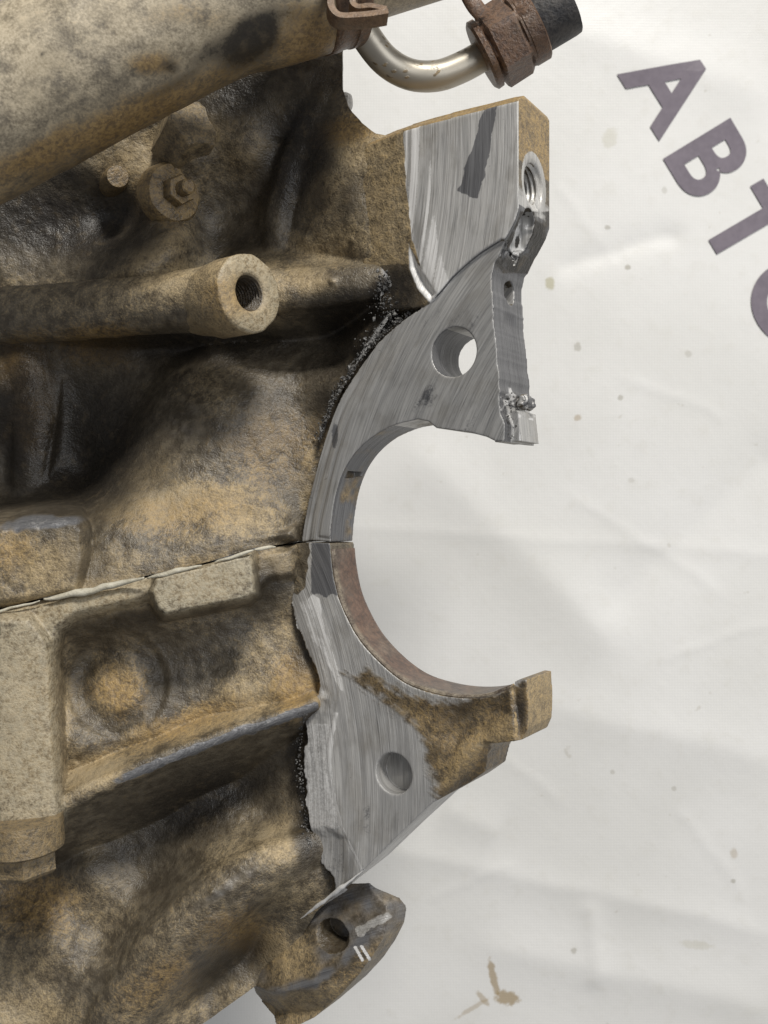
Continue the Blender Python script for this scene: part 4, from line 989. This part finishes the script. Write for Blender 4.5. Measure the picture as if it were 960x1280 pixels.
# dried sealant squeezed out of the joint
def bead(x0, x1, w0, seed, z_off=4):
    xs = np.arange(x0, x1, 2.2); y = part_y(xs) + 1.5
    zz = np.interp(xs, [0, 60, 150, 200, 315, 372], [-40, -42, -46, -34, -42, -92]) + z_off
    c = at(xs, y + 1.2 * vnoise(xs / 13., 0 * xs, seed=seed), zz)
    t = (xs - x0) / (x1 - x0)
    r = w0 * np.clip(np.sin(np.pi * np.clip(t, .03, .97)) ** .4, .15, 1) * (1 + .16 * vnoise(xs / 17., 0 * xs, seed=seed + 1)) * (.75 + .4 * np.interp(t, [0, .3, .7, 1], [.6, 1, 1, .5]))
    V, F = tube(c, r, 12)
    V += .35 * np.stack([vnoise(V[:, 0] / 7., V[:, 1] / 7., V[:, 2] / 7., s) for s in (1, 2, 3)], -1)
    return mesh_obj('sealant_bead', V, F, M_BEAD, block)
bead(55, 182, 4.2, 1, 1); bead(184, 254, 2.8, 3, 1); bead(268, 318, 2.1, 5, 1); bead(318, 345, 2.2, 7, 5); bead(-60, 52, 1.7, 9, 1)

def burr():
    xs = np.linspace(376, 456, 40); ys = np.interp(xs, [376, 400, 430, 456], [1148, 1130, 1107, 1086]) + .8 * vnoise(xs / 5., 0 * xs, seed=2)
    r = 2.9 * np.clip(np.sin(np.pi * np.linspace(.06, .97, 40)), .2, 1) * (1 + .3 * vnoise(xs / 4., 0 * xs, seed=4))
    c = np.array([at(a, b, float(plane_z(a, b, -2 - .10 * max(0, 432 - a) * 2.4))) for a, b in zip(xs, ys)])
    V, F = tube(c, r, 10); px, py = seen(V); z = np.zeros((len(V), 4)); z[:, 1] = .8
    mesh_obj('burr', V, F, M_FLANGE, block, (.1, 0, 1, 0), np.stack([py + V[:, 2], px, 0 * px], -1), True, 50, z)
burr()

# crumbs of slag along the ground edges
def crumbs():
    V, F = [], []
    def add(p, r):
        b = len(V)
        q = Matrix.Rotation(random.random() * 6, 3, Vector((random.random(), random.random(), random.random() + .01)).normalized())
        for d in [(1, 0, 0), (-1, 0, 0), (0, 1, 0), (0, -1, 0), (0, 0, 1), (0, 0, -1)]:
            d = q @ Vector(d) * r * random.uniform(.55, 1.35); V.append(np.array(p) + np.array(d))
        for a in (0, 1):
            for c in (2, 3):
                for e in (4, 5):
                    f = (b + a, b + c, b + e); F.append(f if (a + c + e) % 2 == 0 else f[::-1])
    def lay(x, y, w):
        zb = float(body_z(np.array([float(x)]), np.array([float(y)]), y > 700)[0]) + .8
        return at(x, y, max(zb, float(plane_z(x, y, w))))
    A = np.array([p for p in ARC if p[1] > 372 and p[1] < 560])
    for _ in range(620):
        i = random.random() ** .8 * (len(A) - 1.001); k = int(i); p = A[k] + (A[k + 1] - A[k]) * (i - k)
        d = abs(random.gauss(0, 1)) * (4 + 7 * max(0, 1 - abs(p[1] - 400) / 60.)) + 1
        x, y = p[0] - d * .85, p[1] - d * .5
        add(lay(x, y, -9 - 1.2 * d), random.uniform(.5, 1.7) if random.random() < .85 else random.uniform(2, 4))
    for _ in range(380):
        x = random.gauss(492, 13); y = random.gauss(366, 20)
        add(lay(x, y, -9), random.uniform(.5, 1.8) if random.random() < .88 else random.uniform(2.5, 4.5))
    for _ in range(200):
        y = random.uniform(890, 1060); x = np.interp(y, [p[1] for p in LB], [p[0] for p in LB]) - abs(random.gauss(0, 4))
        add(lay(x, y, -12), random.uniform(.5, 2.0))
    for _ in range(90):
        x = random.gauss(634, 5) + 2; y = random.uniform(490, 548)
        add(at(x, y, float(plane_z(x, y, -9))), random.uniform(.5, 1.8))
    o = mesh_obj('slag', np.array(V), F, M_CRUMB, block, smooth=False); o['kind'] = 'stuff'
crumbs()

# ------------------------------------------------------------------ big coolant pipe across the top
pipe = thing('coolant_pipe', 'wide dusty metal pipe with black scorch marks crossing over the engine block', 'pipe', tuple(at(200, 80, 60)))
PA, PB = at(300, -13, 38), at(420, -47, 11)
pd = (PB - PA) / np.linalg.norm(PB - PA)
def pipe_mesh():
    L = np.linalg.norm(PB - PA); n = 150
    PP = smooth_line(np.array([at(-190, 231, 104), at(0, 131, 84), at(160, 47, 64), at(270, -5, 44), at(340, -22, 30), at(425, -48, 10)]), 30)
    c = PP; n = len(PP)
    r = np.full(n, 95.0)
    V, F = tube(c, r, 128)
    nn = V.copy()
    V += (np.stack([fbm(V[:, 0] / 34., V[:, 1] / 34., V[:, 2] / 34., q, 3) for q in (5, 6, 7)], -1)) * 1.3
    px, py = seen(V)
    m = np.zeros((len(V), 4))
    m[:, 0] = .68 + .45 * fbm(px / 40., py / 40., seed=3, octs=3)
    m[:, 1] = blobs(px, py, [(312, 45, 46, 25, -38, 1.25), (270, 66, 34, 15, -28, .7), (345, 22, 34, 12, -30, .5), (225, 100, 60, 9, -27, .5), (212, 86, 15, 10, 0, .75), (57, 68, 4, 6, 40, .8), (280, 130, 90, 10, -22, .55), (360, 30, 40, 12, -30, .3)], 61) + .06
    m[:, 3] = blobs(px, py, [(190, 80, 30, 14, 0, .7), (150, 150, 110, 20, -24, .5), (60, 190, 90, 18, -24, .5), (380, 40, 40, 40, 0, .45), (230, 20, 60, 14, 0, .3)], 71) + .1
    al = px * .886 + py * -.464; ac = px * .464 + py * .886
    m[:, 0] += .35 * fbm(al / 120., ac / 16., seed=91, octs=3)
    un = sstep(150, 235, ac + 16 * fbm(al / 90., ac / 30., seed=92, octs=3))
    m[:, 0] -= .35 * un; m[:, 3] += .35 * un; m[:, 1] += .22 * un * (.6 + fbm(al / 60., ac / 14., seed=93, octs=3))
    return mesh_obj('tube', V, F, M_PIPE, pipe, np.clip(m, 0, 1.2), np.stack([px * .4 + py, px - py * .4, 0 * px], -1), True, 50, np.zeros((len(V), 4)))
pipe_mesh()
def clamp():
    c = PA + pd * (np.linalg.norm(PB - PA) - 16)
    prof = [(90, -26), (97.5, -26), (99, -24), (99, -10), (97.5, -8), (97.5, 4), (99, 6), (99, 20), (97.5, 22), (90, 22)]
    V, F = lathe(c, pd, prof, 96, wob=.006, seed=9)
    o = mesh_obj('clamp_band', V, F, M_RUST, pipe, (.45, .25, 0, .75), V[:, [1, 0, 2]], True, 40, np.zeros((len(V), 4)))
    # narrower end of the pipe beyond the clamp
    V, F = tube([PB - pd * 30, PB + pd * 10, PB + pd * 40, PB + pd * 150 + np.array([10, 0, 0])], [86, 86, 76, 72], 64)
    mesh_obj('pipe_end', V, F, M_PIPE, pipe, (.7, .1, 0, .2), V[:, [1, 0, 2]], True, 50, np.zeros((len(V), 4)))
    # slotted tab of the clamp: a bent strip with a raised loop
    def strip(pts, w, th):
        p = smooth_line(np.array(pts), 5); t = np.gradient(p, axis=0); t /= np.linalg.norm(t, axis=1)[:, None]
        V, F = [], []
        for i in range(len(p)):
            b = np.array([.12, .35, .93]); nrm = np.cross(t[i], b); nrm /= np.linalg.norm(nrm)
            for (a, c_) in ((-1, -1), (1, -1), (1, 1), (-1, 1)):
                V.append(p[i] + b * a * w / 2 + nrm * c_ * th / 2)
        n = len(p)
        for i in range(n - 1):
            for k in range(4): F.append((i * 4 + k, i * 4 + (k + 1) % 4, (i + 1) * 4 + (k + 1) % 4, (i + 1) * 4 + k))
        F += [(3, 2, 1, 0), tuple(range(n * 4 - 4, n * 4))]
        return np.array(V), F
    V, F = strip([at(414, -30, 92), at(413, 0, 94), at(414, 16, 95), at(424, 26, 96), at(446, 26, 96), at(466, 24, 96), at(484, 21, 96)], 18, 8)
    mesh_obj('clamp_tab', V, F, M_RUST, pipe, (.95, .05, 0, .5), V[:, [1, 0, 2]], True, 35, np.zeros((len(V), 4)))
    V, F = strip([at(446, -30, 84), at(444, -6, 86), at(440, 8, 88), at(447, 14, 90), at(462, 13, 92), at(482, 17, 94)], 15, 7)
    mesh_obj('clamp_tab', V, F, M_RUST, pipe, (.9, .05, 0, .5), V[:, [1, 0, 2]], True, 35, np.zeros((len(V), 4)))
clamp()

# ------------------------------------------------------------------ bent tube with rusty fitting and black hose
line = thing('bent_tube', 'thin bent metal tube with rusty hex fitting and black rubber hose end', 'tube', tuple(at(530, 80, 50)))
path = smooth_line(np.array([at(414, -30, 0), at(436, 8, -14), at(458, 46, -34), at(482, 76, -50), at(512, 93, -60), at(545, 95, -64), at(575, 85, -66), at(606, 68, -66), at(640, 46, -66)]), 8)
V, F = tube(path, 19.5, 40); px, py = seen(V)
m = np.zeros((len(V), 4)); m[:, 2] = .78 + .28 * fbm(px / 16., py / 16., V[:, 2] / 16., 3, 3) - .5 * (blobs(px, py, [(520, 85, 40, 6, 0, .4), (470, 50, 10, 16, 0, .3)], 7)); m[:, 0] = .5; m[:, 3] = .4; m[:, 1] = .2
sp = vnoise(px / 3.2, py / 3.2, V[:, 2] / 3.2, 5); m[:, 2] -= .9 * sstep(.62, .75, sp)
mesh_obj('tube', V, F, M_BENT, line, np.clip(m, 0, 1), np.stack([0 * px + 3.3, px * .05, 0 * px], -1), True, 50, np.zeros((len(V), 4)))
fd = at(690, 14, -50) - at(606, 66, -66); fd = fd / np.linalg.norm(fd)
fc = at(604, 70, -66)
V, F = lathe(fc, fd, [(19, -4), (42, -3), (46, 0), (46, 7), (41, 9), (41, 10), (48, 12), (52, 15), (52, 48), (49, 52), (46, 54), (46, 57), (47, 58), (47, 76), (44, 78), (30, 78)], 60, (6, 7, 8, 9), .35, .03, 12)
px, py = seen(V); m = np.zeros((len(V), 4)); m[:, 0] = .4 + .4 * fbm(px / 16., py / 16., seed=2, octs=3); m[:, 1] = .30 + .4 * fbm(px / 20., py / 20., seed=4, octs=3); m[:, 3] = .75
mesh_obj('hex_fitting', V, F, M_RUST, line, np.clip(m, 0, 1), V[:, [1, 0, 2]], True, 30, np.zeros((len(V), 4)))
V, F = lathe(fc, fd, [(38, 50), (40, 82), (40, 118), (39, 125), (36, 126), (28, 124), (27, 95)], 48, (), 0, .02, 14)
mesh_obj('rubber_hose', V, F, M_HOSE, line, smooth=True, sharp=40)
tabp = [at(578, -24, -20), at(586, -6, -18), at(594, 8, -18), at(602, 17, -22)]
V, F = tube(smooth_line(np.array(tabp), 4), 11, 20, .45)
mesh_obj('spring_clip', V, F, M_RUST, line, (.4, .3, 0, .7), V[:, [1, 0, 2]], True, 40, np.zeros((len(V), 4)))

for o in scn.objects:
    if o.type == 'MESH': o.data.update()
